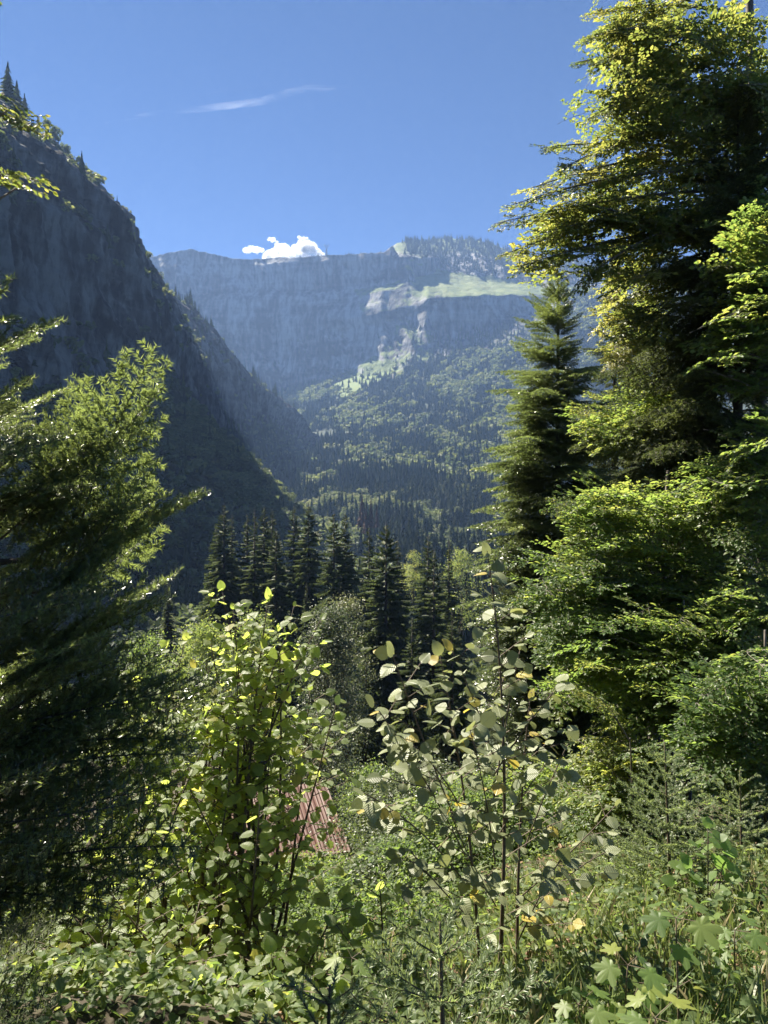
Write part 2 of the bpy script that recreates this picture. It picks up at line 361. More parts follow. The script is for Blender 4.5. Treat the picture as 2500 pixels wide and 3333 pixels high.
def prof(v):
    kn = [0, .22, .3, .62, .78, 1.0]; pts = [Bk, Rg+np.array([-16, 0, -10.]), Rg, Sh, Md, Bs]
    for a in range(5):
        if v <= kn[a+1]+1e-9:
            f = (v-kn[a])/(kn[a+1]-kn[a]); return pts[a]*(1-f)+pts[a+1]*f
LM = np.stack([prof(v) for v in tv], 1)
sx, sz = LM[..., 1]+LM[..., 2]*.62, LM[..., 2]-.3*LM[..., 1]
amp = np.interp(tv, [0, .28, .34, .5, .74, .84, 1], [6, 3, 14, 34, 24, 7, 2])[None]
dsp = (ridged(sx*.011, sz*.0035, 2, 5)-.55)*amp*1.3+(ridged(sx*.04, sz*.009, 8, 3)-.5)*amp*.75+(ridged(sx*.12, sz*.03, 9, 3)-.5)*amp*.28
LM[..., 0] += dsp; LM[..., 2] += dsp*.35*np.interp(tv, [0, .28, .4, 1], [0, .4, 1, .5])[None]
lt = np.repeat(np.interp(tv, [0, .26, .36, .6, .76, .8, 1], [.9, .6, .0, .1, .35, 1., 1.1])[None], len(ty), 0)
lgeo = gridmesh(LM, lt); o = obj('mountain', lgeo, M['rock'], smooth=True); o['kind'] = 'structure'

# far cliff: sections along its length, base -> ledge -> bench -> upper band -> skyline -> behind
skx = [-200, 60, 125, 155, 178, 190, 200, 215, 232, 250, 300, 330, 384, 390, 398, 410, 425, 445, 470, 490, 505, 530, 560, 600, 700, 1000]
sky_ = [262, 266, 261, 256, 251, 248, 251, 254, 258, 259, 257, 255, 252, 247, 243, 240, 241, 238.5, 240, 243, 249, 254, 257, 264, 270, 290]
keys = [(-200, [(470, 2300), (435, 2400), (330, 2440), (300, 2470), (275, 2530), (None, 2600)]),
        (210, [(455, 2300), (420, 2400), (330, 2440), (296, 2470), (266, 2520), (None, 2600)]),
        (282, [(440, 2300), (398, 2400), (325, 2440), (292, 2465), (262, 2500), (None, 2600)]),
        (345, [(420, 2250), (376, 2330), (322, 2365), (290, 2395), (260, 2430), (None, 2600)]),
        (378, [(410, 2120), (362, 2265), (318, 2298), (287, 2335), (258, 2375), (None, 2600)]),
        (408, [(400, 2080), (356, 2215), (310, 2248), (278, 2330), (258, 2400), (None, 2640)]),
        (440, [(390, 2020), (346, 2150), (297, 2182), (273, 2480), (255, 2620), (None, 2800)]),
        (480, [(370, 2020), (333, 2150), (295, 2185), (281, 2460), (262, 2610), (None, 2800)]),
        (515, [(355, 2020), (318, 2150), (293, 2190), (284, 2440), (268, 2600), (None, 2800)]),
        (600, [(345, 2000), (312, 2150), (298, 2240), (290, 2460), (276, 2620), (None, 2820)]),
        (1000, [(340, 2000), (320, 2150), (310, 2250), (305, 2470), (298, 2630), (None, 2830)])]
cx = np.linspace(-200, 1000, 760); kv = [0, .12, .42, .58, .82, 1.0]; cvv = np.linspace(0, 1, 170)
kp = [k[0] for k in keys]; S = np.interp(cx, skx, sky_)
wx = [cx+sh+fbm(cx*.03, cx*0+i*1.7, 6, 3)*44 for i, sh in enumerate((40, 34, 6, -10, -8, 0))]
CPY = np.stack([np.interp(wx[i] if i > 1 else cx, kp, [k[1][i][0] or 0 for k in keys]) if i < 5 else S for i in range(6)], 1)
CD = np.stack([np.interp(wx[i], kp, [k[1][i][1] for k in keys]) for i in range(6)], 1)
CD[:, 5] = np.where(cx < 392, CD[:, 4]+18, CD[:, 5])
CPY[:, 4] = np.maximum(CPY[:, 4], S+4); CPY[:, 3] = np.maximum(CPY[:, 3], CPY[:, 4]+4)
Z = (512-CPY)/F*CD
cz = np.stack([np.interp(cvv, kv, Z[i]) for i in range(len(cx))]); cdp = np.stack([np.interp(cvv, kv, CD[i]) for i in range(len(cx))])
benchc = np.repeat(np.interp(cvv, [0, .1, .14, .40, .44, .56, .62, .80, .88, 1], [.5, .3, 0, 0, 1, 1, .2, .1, .7, .9])[None], len(cx), 0)
sxx = (cx[:, None]-384)/F*cdp
dd = (ridged(sxx*.006+cz*.003, cz*.0022, 21, 5)-.55)*120*(1-benchc*.75)+(ridged(sxx*.022+cz*.004, cz*.005, 25, 3)-.5)*46*(1-benchc*.75)+(ridged(sxx*.002, cz*.011, 31, 4)-.5)*16*(1-benchc*.6)
edge = np.interp(cvv, [0, .08, .2, .9, 1], [0, .3, 1, .8, .25])[None]
cdp2 = cdp+dd*edge; cz2 = cz-dd*edge*.12+fbm(sxx*.02, cz*.02, 3)*10*benchc*(cvv < .98)
# jagged skyline
cz2[:, -1] += fbm(cx*.35, cx*0+1, 5, 3)*9
back = np.stack([(cx-384)/F*3300, np.full(len(cx), 3500.), cz2[:, -1]-160], -1)[:, None]
CP = np.concatenate([np.stack([(cx[:, None]-384)/F*cdp, cdp2, cz2], -1), back], 1)
ct = np.concatenate([benchc*.7, benchc[:, -1:]], 1)
cpx, cpy = proj(CP); cvv2 = np.concatenate([cvv, [1.]])[None]
BENCH = [(392, 268), (418, 259), (432, 262), (447, 272), (480, 277), (522, 280), (516, 292), (480, 297), (440, 297), (418, 284), (404, 276)]
ct = np.where(cpx > 395, np.minimum(ct, .35), ct*.3)
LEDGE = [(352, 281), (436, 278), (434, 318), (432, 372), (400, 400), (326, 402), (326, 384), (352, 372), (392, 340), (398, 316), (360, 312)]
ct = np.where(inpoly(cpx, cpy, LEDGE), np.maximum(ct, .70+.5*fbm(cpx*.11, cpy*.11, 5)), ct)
ct = np.where(inpoly(cpx+fbm(cpx*.12, cpy*.2, 3)*26, cpy+fbm(cpx*.1, cpy*.3, 8)*14, BENCH), 1.0, ct)
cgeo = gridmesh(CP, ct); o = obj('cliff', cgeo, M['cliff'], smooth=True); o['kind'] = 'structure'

# ------------------------------------------------------------------ far tree templates
def far_conifer(rng, tiers, pts, r=.17, frac=1.0):
    V = []; T = []; t = []
    for k in range(tiers):
        f = k/tiers; zt = (1-(f**.9)*.92); rr = r*(f+.5/tiers+.05)*(.85+.3*rng.random()); zb = zt-.92/tiers*1.9
        b = len(V); V.append((0, 0, min(1, zt+.02))); a0 = rng.random()*6.28
        for j in range(pts*2):
            a = a0+j/(pts*2)*2*np.pi; q = rr*(1 if j % 2 == 0 else .42)*(.75+.5*rng.random())
            V.append((q*math.cos(a), q*math.sin(a), zb+(0 if j % 2 == 0 else .04)+rng.normal()*.008))
        for j in range(pts*2): T.append((b, b+1+j, b+1+(j+1) % (pts*2))); t.append(.5+rng.normal()*.12)
    return Geo(V, T, t)
def far_broad(rng, n, size, rx=.36, lob=7):
    C = rng.normal(size=(lob, 3))*np.array([.16, .16, .17])+np.array([0, 0, .58]); C[:, 2] = np.clip(C[:, 2], .3, .8)
    c = C[rng.integers(0, lob, n)]; d = nrm(rng.normal(size=(n, 3)))
    P = c+d*np.array([rx*.55, rx*.55, .2])*(.8+.3*rng.random((n, 1))); P[:, 2] = np.maximum(P[:, 2], .06)
    N = nrm(d+rng.normal(size=(n, 3))*.45+np.array([0, 0, .3])); D = np.cross(N, rng.normal(size=(n, 3)))
    return leaves(LOW, P-nrm(D)*size*.5, D, N, size*(.6+.8*rng.random(n)), .5+rng.normal(size=n)*.14)
def rz(a):
    c, s = np.cos(a), np.sin(a); z = np.zeros_like(a); o = np.ones_like(a)
    return np.stack([np.stack([c, -s, z], -1), np.stack([s, c, z], -1), np.stack([z, z, o], -1)], -2)
rg = rngf(11)
FC = [far_conifer(rg, 6, 5, .21) for _ in range(4)]; FB = [far_broad(rg, 46, .34) for _ in range(4)]
MC = [far_conifer(rg, 15, 7, .19) for _ in range(4)]; MB = [far_broad(rg, 420, .13, lob=11) for _ in range(3)]
# ------------------------------------------------------------------ forest positions on the valley floor and slopes
N0 = 36000
yy = np.sqrt(rg.random(N0)*(2420**2-140**2)+140**2); uu = rg.uniform(-.36, .46, N0); xx = uu*yy
zz = G(xx, yy); P0 = np.stack([xx, yy, zz], -1)
base_x = np.where(yy > 1640, -3000, np.interp(yy, bk[:, 0], bk[:, 1]))
keep = (~in_meadow(P0) | (rg.random(N0) < .12)) & (xx > base_x+8) & ~((np.hypot(xx-0, yy-75) < 60))
dens = np.interp(yy, [140, 800, 1400, 2400], [1, 1, .75, .62]); keep &= rg.random(N0) < dens
P0 = P0[keep]; px0, py0 = proj(P0)
bro = fbm(P0[:, 0]*.022, P0[:, 1]*.012, 41, 4)*1.15+.16*(px0 > 440)*(P0[:, 1] > 900)+.10*(P0[:, 1] < 800)*(px0 < 395)
isb = bro > .12+rg.normal(size=len(P0))*.07
H0 = np.where(isb, rg.uniform(11, 18, len(P0)), rg.uniform(17, 31, len(P0)))
# nearest ones in sight stand as single trees
vis = (px0 > 292) & (px0 < 480) & (P0[:, 1] > 330) & (P0[:, 1] < 760)
idx = np.where(vis)[0]; idx = idx[np.argsort(P0[idx, 1])]
ic = [i for i in idx if not isb[i]][:130]; ib = [i for i in idx if isb[i]][:70]
single = np.zeros(len(P0), bool); single[ic] = True; single[ib] = True
def scatter(tpls, P, H, rng, wid=(.8, 1.4), jit=.24):
    gs = []; k = rng.integers(0, len(tpls), len(P))
    for i, t in enumerate(tpls):
        q = k == i
        if q.any():
            h = H[q]; s = np.stack([h*rng.uniform(*wid, q.sum()), h*rng.uniform(*wid, q.sum()), h], -1)
            gs.append(t.copies(P[q]-np.array([0, 0, .3]), rz(rng.uniform(0, 6.28, q.sum())), s, .5+rng.normal(size=q.sum())*jit))
    return join(gs)
r_ = ~single & ~isb; b_ = ~single & isb
near = P0[:, 1] < 900
gs = scatter(FC, P0[r_ & ~near], H0[r_ & ~near], rg); gn = scatter(MC[:2], P0[r_ & near], H0[r_ & near], rg)
# conifers and broadleaves on the gentler parts of the far cliff
def on_mesh(g, n, rng, nz, sel):
    a, b, c = (g.V[g.T[:, i]] for i in range(3)); cr = np.cross(b-a, c-a); ar = np.linalg.norm(cr, axis=1); nn = np.abs(cr[:, 2])/np.maximum(ar, 1e-9)
    ok = (nn > nz) & sel((a+b+c)/3); p = np.where(ok, ar, 0); p /= p.sum(); k = rng.choice(len(p), n, p=p)
    u, v = rng.random((2, n, 1)); f = u+v > 1; u = np.where(f, 1-u, u); v = np.where(f, 1-v, v)
    return a[k]*(1-u-v)+b[k]*u+c[k]*v
def selc(P):
    px, py = proj(P); return (px > 388) & (px < 700) & ((py < 284) | (py > 325)) & (px > 405) & ~inpoly(px, py, BENCH)
Pc = on_mesh(cgeo, 3800, rg, .5, selc)
gc = scatter(FC, Pc, rg.uniform(14, 26, len(Pc)), rg)
def selc2(P):
    px, py = proj(P); return (px > 120) & (px < 400) & (py > 330)
Pc2 = on_mesh(cgeo, 500, rg, .3, selc2); gc2 = scatter(FC, Pc2, rg.uniform(12, 22, len(Pc2)), rg)
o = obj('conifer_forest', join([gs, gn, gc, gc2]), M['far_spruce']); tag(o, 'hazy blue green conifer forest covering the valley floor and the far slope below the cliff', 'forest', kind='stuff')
gb = join([scatter(FB, P0[b_ & ~near], H0[b_ & ~near], rg, (.9, 1.4)), scatter(MB, P0[b_ & near], H0[b_ & near], rg, (.9, 1.3))])
o = obj('broadleaf_forest', gb, M['far_broad']); tag(o, 'paler rounded broadleaf trees mixed through the far valley forest', 'forest', kind='stuff')
# scrub on the left mountain
def sell(P): return (P[:, 1] > 120) & (P[:, 1] < 1650) & (P[:, 0] > np.interp(P[:, 1], rk[:, 0], rk[:, 1])-8)
tvm = np.interp(np.arange(len(lgeo.T)), [0, 1], [0, 1])
Ps = on_mesh(lgeo, 9000, rg, .30, sell)
mdz = np.interp(Ps[:, 1], mk[:, 0], mk[:, 2]); low = Ps[:, 2] < mdz+12
pk = rg.random(len(Ps)) < np.where(low, .85, .14); Ps = Ps[pk]; low = low[pk]
con = (rg.random(len(Ps)) < np.where(Ps[:, 1] > 900, .75, .12))
o = obj('scrub', scatter(FB, Ps[~con], rg.uniform(4, 10, (~con).sum()), rg, (1, 1.5)), M['far_broad']); tag(o, 'shaded bushes clothing the foot and ledges of the left rock wall', 'scrub', kind='stuff')
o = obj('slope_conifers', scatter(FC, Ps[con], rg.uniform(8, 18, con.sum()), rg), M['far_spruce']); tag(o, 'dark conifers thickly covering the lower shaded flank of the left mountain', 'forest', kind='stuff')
# lit broadleaf wood along the spur that leaves the foot of the mountain
ns = 420; ys_ = rg.uniform(430, 540, ns); f = rg.random(ns)
xs_ = np.interp(ys_, mk[:, 0], mk[:, 1])*(1-f)+np.interp(ys_, bk[:, 0], bk[:, 1])*f; zs_ = np.interp(ys_, mk[:, 0], mk[:, 2])*(1-f)+np.interp(ys_, bk[:, 0], bk[:, 2])*f
o = obj('spur_wood', scatter(MB, np.stack([xs_, ys_, zs_-1.5], -1), rg.uniform(6, 12, ns), rg, (1, 1.5)), M['far_broad']); tag(o, 'low broadleaf wood on the spur, sunlit along its right edge', 'wood', kind='stuff')
# singles
def proto(name, g, mat, th=.2, tr=.012):
    o = bpy.data.objects.new(name, None)
    k = bpy.data.objects.new('crown', mesh('crown', g, mat)); k.parent = o
    t = bpy.data.objects.new('trunk', mesh('trunk', tube([(0, 0, -.03), (0, 0, .5), (0, 0, .92)], [tr, tr*.7, .002], 5), M['bark'])); t.parent = o
    return o
pc = [proto('spruce_tree', g, M['far_spruce']) for g in MC]; pb = [proto('broadleaf_tree', g, M['far_broad'], tr=.018) for g in MB]
def put(ps, i, P, h, wd, label, cat, group, name=None):
    o = dup(ps[i % len(ps)], P-np.array([0, 0, .3]), rg.uniform(0, 6.28), (h*wd, h*wd, h)); tag(o, label, cat, group)
    if name: o.name = name
    return o
for i in ic: put(pc, int(i), P0[i], H0[i], rg.uniform(.9, 1.2), 'dark pointed spruce in the valley wood beyond the front row of tall spruces', 'tree', 'spruces of the valley wood')
for i in ib: put(pb, int(i), P0[i], H0[i], rg.uniform(.9, 1.3), 'pale rounded broadleaf tree among the valley spruces', 'tree', 'broadleaf trees of the valley wood')
pd = [proto('dead_spruce', g, M['dead']) for g in MC[:3]]
for q, (a, b, d, h, lb) in enumerate([(362, 491, 520, 26, 'reddish brown dead spruce, leftmost and tallest of the dead group in the valley'), (371, 497, 515, 22, 'reddish brown dead spruce on the right of the dead group in the valley'), (366, 506, 500, 19, 'short reddish brown dead spruce in front of its dead group'), (377, 505, 525, 16, 'thin reddish brown dead spruce at the right end of its dead group')]):
    P = at(a, b, d); P[2] -= h; put(pd, q, P, h+.3, .95, lb, 'dead tree', 'dead brown spruces in the valley')
# trees along the skyline of the left mountain (picture x, tree height, kind)
RT = [(3, 24, 0), (12, 17, 0), (20, 13, 0), (32, 9, 0), (8, 14, 0), (44, 6, 1), (52, 8, 1), (63, 7, 1), (73, 6, 1), (81, 9, 1), (92, 6, 1), (101, 5, 1), (110, 6, 1), (118, 6, 1), (124, 7, 1), (136, 10, 0), (141, 11, 0), (145, 8, 0), (150, 12, 0), (155, 13, 0), (160, 15, 0), (165, 16, 0), (168, 11, 0), (172, 13, 0), (178, 12, 0), (185, 16, 0), (189, 20, 0), (193, 15, 0), (197, 17, 0), (201, 13, 0), (207, 14, 0), (214, 18, 0), (219, 16, 0), (226, 20, 0), (233, 21, 0), (238, 17, 0), (244, 22, 0), (251, 20, 0), (257, 24, 0), (262, 19, 0), (268, 22, 0), (274, 25, 0), (280, 21, 0), (286, 24, 0), (291, 26, 0), (297, 22, 0), (303, 25, 0), (309, 22, 0)]
for q in range(64): a_ = rg.uniform(138, 205) if q < 24 else rg.uniform(205, 318); RT.append((a_, rg.uniform(8, 15) if q < 24 else rg.uniform(13, 24), 0))
crest = LM[:, int(.3*259)-1]
for j in range(74, 81): crest = np.where((LM[:, j, 2]/np.maximum(LM[:, j, 1], 1) > crest[:, 2]/np.maximum(crest[:, 1], 1))[:, None], LM[:, j], crest)
okc = crest[:, 1] > 380; crp = crest[okc]; cpx_, cpy_ = proj(crp)
for q, (a, h, kd) in enumerate(RT):
    P = crp[np.argmin(np.abs(cpx_-a))]+np.array([3., 0, -.2]); h *= 1.35
    if kd: put(pb, q, P, h*1.25, .8, 'small thin broadleaf tree clinging to the edge of the left rock wall', 'tree', 'small trees on the left rock edge')
    elif a < 60: put(pc, q, P, h*.95, 1.6, 'spruce on the highest point of the left mountain, at the picture edge', 'tree', 'spruces on the left summit')
    elif a < 206: put(pc, q, P, h, .9, 'little spruce on the pinnacles of the left ridge against the far cliff', 'tree', 'spruces on the left pinnacles')
    else: put(pc, q, P, h, 1, 'spruce on the descending lower end of the left ridge', 'tree', 'spruces on the lower left ridge')
# trees along the far skyline
for q in range(86):
    a = rg.uniform(396, 525) if q < 62 else rg.choice([rg.uniform(296, 330), rg.uniform(345, 384)])
    i = np.argmin(np.abs(cx-a)); P = CP[i, -2]+np.array([rg.normal()*2, -rg.uniform(5, 40)*(q < 62), 0]); j = np.argmin(np.abs(CP[i, 60:-1, 1]-P[1])); P[2] = CP[i, 60+j, 2] if q < 62 else P[2]-1
    put(pc, q, P, rg.uniform(17, 31) if q < 62 else rg.uniform(6, 12), 1, 'tiny dark spruce on the far plateau skyline, right of the cliff step' if q < 62 else 'speck sized conifer on the straight rim of the far cliff', 'tree', 'spruces on the far skyline' if q < 62 else 'conifers on the cliff rim')

# ------------------------------------------------------------------ pylon on the cliff rim
i = np.argmin(np.abs(cx-326)); B = CP[i, -2].copy(); h = 36.
A_, B_ = [], []
def bar(p, q): A_.append(p); B_.append(q)
lv = [0, 7, 13, 18, 22]; wd = [3.6, 2.9, 2.2, 1.6, 1.3]
for k in range(4):
    for sx_ in (-1, 1):
        for sy_ in (-1, 1):
            p = (sx_*wd[k], sy_*wd[k], lv[k]); bar(p, (sx_*wd[k+1], sy_*wd[k+1], lv[k+1])); bar(p, (-sx_*wd[k+1], sy_*wd[k+1], lv[k+1]))
lat = sticks(A_, B_, .5, .5); t = thing('transmission_tower', 'lattice power pylon standing on the far cliff rim beside the white cloud', 'pylon', B-np.array([0, 0, 1.]))
obj('lattice_body', Geo(lat.V+B, lat.T), plainmat('galvanised_steel', (.12, .12, .12), (.2, .2, .2), 3), t)
A_, B_ = [], []
for s_ in (-1, 1):
    bar((s_*1.3, 0, 22), (s_*6, 0, 31)); bar((s_*6, 0, 31), (s_*4.5, 0, 38)); bar((s_*6, 0, 31), (s_*9.5, 0, 32)); bar((s_*4.5, 0, 38), (s_*9.5, 0, 32)); bar((s_*1.3, 0, 22), (s_*2.6, 0, 32)); bar((s_*2.6, 0, 32), (s_*6, 0, 31))
bar((-6, 0, 32), (6, 0, 32)); bar((-6, 0, 31), (6, 0, 31))
lat = sticks(A_, B_, .5, .5); obj('crossarm', Geo(lat.V+B, lat.T), bpy.data.materials['galvanised_steel'], t)
# ------------------------------------------------------------------ clouds, beyond and above the air of the valley
m, nt, p, out = newmat('cloud_white'); nt.nodes.remove(p)
pv = nt.nodes.new("ShaderNodeVolumePrincipled"); pv.inputs['Color'].default_value = (1, 1, 1, 1); pv.inputs['Anisotropy'].default_value = .45
cn = noise(nt, .014, 6, objco(nt), .6); nt.links.new(maths(nt, 'MULTIPLY', maths(nt, 'MAXIMUM', maths(nt, 'SUBTRACT', cn, .42), 0), .3), pv.inputs['Density']); nt.links.new(pv.outputs[0], out.inputs['Volume'])
import bmesh
def sphere(sub):
    bm = bmesh.new(); bmesh.ops.create_icosphere(bm, subdivisions=sub, radius=1); bm.verts.ensure_lookup_table()
    g = Geo([v.co[:] for v in bm.verts], [[v.index for v in f.verts] for f in bm.faces]); bm.free(); return g
SP = sphere(4)
def cumulus(puffs, d, rng):
    gs = []
    for a, b, r in puffs:
        P = at(a, b, d+rng.normal()*60); s = r/F*d; V = SP.V.copy(); k = rng.random()*40
        n = fbm(V[:, 0]*2.2+k, V[:, 1]*2.2+V[:, 2]*1.7, 3, 5)*1.0+fbm(V[:, 2]*4+k, V[:, 0]*4-V[:, 1]*3, 8, 4)*.45
        gs.append(Geo(V*(1+n)[:, None]*s*np.array([1, 1, .85])+P, SP.T))
    return join(gs)
rc = rngf(5)
for puffs, lb in (([(270, 257, 7), (276, 255, 7), (282, 251, 9), (289, 254, 8), (295, 253, 7), (301, 249, 9), (308, 249, 9), (304, 243, 6), (312, 253, 8), (318, 256, 6), (293, 259, 8), (284, 258, 8), (303, 257, 8)], 'bright white cumulus cloud rising behind the far cliff rim'),
                  ([(246, 250, 3.6), (251, 249, 4.4), (257, 250, 4.2), (262, 250, 2.6)], 'small flat white cloud just left of the bigger cumulus'),
                  ([(269, 239, 2.2), (273, 240, 2.8), (277, 242, 1.6)], 'small cloud shred floating above the left part of the cumulus'),
                  ([(299, 237, 1.7), (303, 238, 2.3), (307, 238, 1.4)], 'tiny cloud shred floating above the cumulus top')):
    g = cumulus(puffs, 7000, rc); o = obj('cumulus_cloud', g, m, smooth=True, origin=g.V.mean(0)); tag(o, lb, 'cloud')
def wisp(pts, wid, dens, label, seed):
    P = np.array([at(a, b, 9000) for a, b in pts]); n = 40; P = along(P, np.linspace(0, 1, n))
    g = tube(P, wid*np.sin(np.linspace(.05, np.pi-.05, n))**.6, 10)
    m, nt, p, out = newmat('ice_wisp'); nt.nodes.remove(p)
    pv = nt.nodes.new("ShaderNodeVolumePrincipled"); pv.inputs['Color'].default_value = (1, 1, 1, 1); pv.inputs['Anisotropy'].default_value = .3
    v = objco(nt, (.3, 1, 1.6), (0, radians(-14), 0)); nz = noise(nt, .006, 6, v, .65, .8)
    k = maths(nt, 'MULTIPLY', maths(nt, 'MAXIMUM', maths(nt, 'SUBTRACT', nz, .43), 0), dens)
    nt.links.new(k, pv.inputs['Density']); nt.links.new(pv.outputs[0], out.inputs['Volume'])
    c = P.mean(0); o = obj('cirrus_cloud', g, m, smooth=True, origin=c); tag(o, label, 'cloud')
wisp([(105, 123), (150, 114), (200, 109), (240, 104), (262, 101), (285, 94), (308, 88), (335, 88), (362, 87)], 48, .006, 'thin white cirrus streak high in the blue sky above the far cliff', 1)
# ------------------------------------------------------------------ air of the valley
m, nt, p, out = newmat('haze_air'); nt.nodes.remove(p)
pv = nt.nodes.new("ShaderNodeVolumePrincipled"); pv.inputs['Color'].default_value = (.36, .56, 1, 1); pv.inputs['Density'].default_value = .000092; pv.inputs['Anisotropy'].default_value = .15
nt.links.new(pv.outputs[0], out.inputs['Volume'])
o = obj('haze', boxg(-3300, 3300, -500, 3700, -75, 1190), m); o['kind'] = 'stuff'

# ================================================================== middle distance
def mid_branch(rng, drop):
    """unit spruce branch along +y with hanging twigs"""
    n = 9; t = np.linspace(0, 1, n); sp = np.stack([t*0, t, -drop*t**1.6+.12*drop*t**5*1.6], -1)
    V = []; T = []; tt = []
    def tri(a, b, c, k): i = len(V); V.extend([a, b, c]); T.append((i, i+1, i+2)); tt.append(k)
    for k in range(26):
        f = .1+.88*(k+rng.random())/26; o = along(sp, np.array([f]))[0]; s = 1 if k % 2 else -1
        L = (.34*(1-f)+.08)*(.7+.6*rng.random()); d = nrm(np.array([s*.8, .55+.3*rng.random(), -.25-.5*rng.random()]))
        e = o+d*L; wv = np.array([0, .035, .01])*(1+rng.random())
        tri(o-wv, o+wv, e, .55+rng.normal()*.12)
        hl = (.10+.16*rng.random())*(1-.4*f); q = o+d*L*.5; tri(o, e, q+np.array([0, 0, -hl]), .4+rng.normal()*.12)
    for k in range(18):
        f = .12+.86*(k+rng.random())/18; o = along(sp, np.array([f]))[0]; hl = (.12+.22*rng.random())*(1.1-.5*f)
        tri(o+np.array([0, -.025, 0]), o+np.array([0, .03, 0]), o+np.array([rng.normal()*.04, rng.normal()*.03, -hl]), .42+rng.normal()*.12)
    for k in range(n-1): tri(sp[k]+np.array([.018, 0, .012]), sp[k]-np.array([.018, 0, -.012]), sp[k+1], .6)
    return Geo(V, T, tt)
rm = rngf(77)
MBR = [[mid_branch(rm, d) for _ in range(4)] for d in (.05, .3, .55)]
def mid_spruce(rng, H, R, lowest=.03, step=.40, pw=.8, per=5):
    gs = []; zs = np.arange(lowest*H, H*.985, step); rows = []
    for z in zs:
        f = z/H
        for k in range(per):
            rows.append((z+rng.normal()*.12, R*(1-f)**pw*(.62+.55*rng.random())+.12, rng.random()*6.28, f))
    rows = np.array(rows)
    cls = np.where(rows[:, 3] > .85, 0, np.where(rows[:, 3] > .6, 1, 2))
    for c in range(3):
        for v in range(4):
            q = rows[(cls == c) & (np.arange(len(rows)) % 4 == v)]
            if not len(q): continue
            a = q[:, 2]; up = np.interp(q[:, 3], [0, .6, .9, 1], [-.12, .0, .35, .9])
            D = np.stack([np.cos(a), np.sin(a), up], -1)
            R_ = frames(D, np.tile([0, 0, 1.], (len(q), 1)))
            gs.append(MBR[c][v].copies(np.stack([0*a, 0*a, q[:, 0]], -1), R_, q[:, 1], .5+rng.normal(size=len(q))*.1))
    tr = tube([(0, 0, -.5), (0, 0, H*.3), (0, 0, H*.7), (0, 0, H)], [H*.012+.03, H*.009+.02, H*.004+.01, .01], 8)
    return join(gs), tr
def spruce_proto(seed, H, R, **k):
    g, tr = mid_spruce(rngf(seed), H, R, **k)
    o = bpy.data.objects.new('spruce_tree', None)
    a = bpy.data.objects.new('crown', mesh('crown', g, M['spruce'])); a.parent = o
    b = bpy.data.objects.new('trunk', mesh('trunk', tr, M['bark'], True)); b.parent = o
    return o, H
SPR = [spruce_proto(1, 30, 4.6), spruce_proto(2, 29, 3.8), spruce_proto(3, 32, 5.0, pw=.72), spruce_proto(4, 28, 3.4, pw=.9), spruce_proto(5, 31, 4.3)]
for k, (a, b, d, v, s, lb) in enumerate([
    (216, 524, 122, 1, .9, 'spruce at the left end of the front row, shorter than its right neighbour'),
    (224, 503, 112, 0, 1.0, 'tall narrow spruce second from the left in the front row'),
    (232, 514, 118, 3, 1.0, 'slim spruce close on the right of the tall left spruce'),
    (247, 514, 110, 1, 1.0, 'spruce left of the densest group in the front row'),
    (254.6, 509, 106, 3, 1.1, 'thin topped spruce in the left half of the densest group'),
    (264, 506, 116, 4, 1.0, 'highest topped spruce in the middle of the densest group'),
    (272, 510, 121, 1, 1.0, 'spruce at the back right of the densest group'),
    (276, 528, 96, 0, .95, 'broad spruce standing in front of the densest group above the hazel tips'),
    (294, 505, 117, 4, 1.0, 'spruce left of the middle gap in the row'),
    (308.6, 504, 112, 2, .95, 'broad tall spruce above the small spruce'),
    (334, 511, 103, 0, 1.0, 'left of the twin spruces in mid row'),
    (345, 512, 105, 4, .95, 'right of the twin spruces in mid row'),
    (369, 526, 98, 1, 1.0, 'spruce just behind the left shoulder of the big front spruce'),
    (386, 522, 74, 2, 1.0, 'largest front spruce with drooping branches in the picture centre'),
    (398, 538, 112, 3, 1.0, 'spruce just behind the right shoulder of the big front spruce'),
    (428, 535, 92, 1, 1.0, 'spruce at the back right between the big front spruce and the right fir'),
    (434, 549, 72, 4, .95, 'drooping spruce between the big front spruce and the right fir, nearer than its neighbours'),
    (449, 538, 88, 3, .95, 'rightmost spruce of the row, half hidden behind the right fir'),
    (412, 618, 56, 1, .55, 'dark spruce below the right shoulder of the big front spruce'),
    (452, 612, 52, 0, .55, 'broad dark spruce low between the pale hazel top and the right fir'),
    (366, 655, 50, 3, .5, 'dark young spruce at the left foot of the big front spruce'),
    (306.5, 582, 78, 3, .35, 'small young spruce alone in front of the tall row'),
    (168, 578, 110, 3, .5, 'half shaded small spruce left of the row near the fir branches')]):
    o, H = SPR[v]; P = at(a, b, d); wd = 1.0
    dup(o, P-np.array([0, 0, H*s]), 1.7*k, (s*1.28, s*1.28, s))
    root = [q for q in COL.objects if q.parent is None and q.name.startswith('spruce_tree')][-1]
    tag(root, lb, 'tree', 'spruces of the front row')
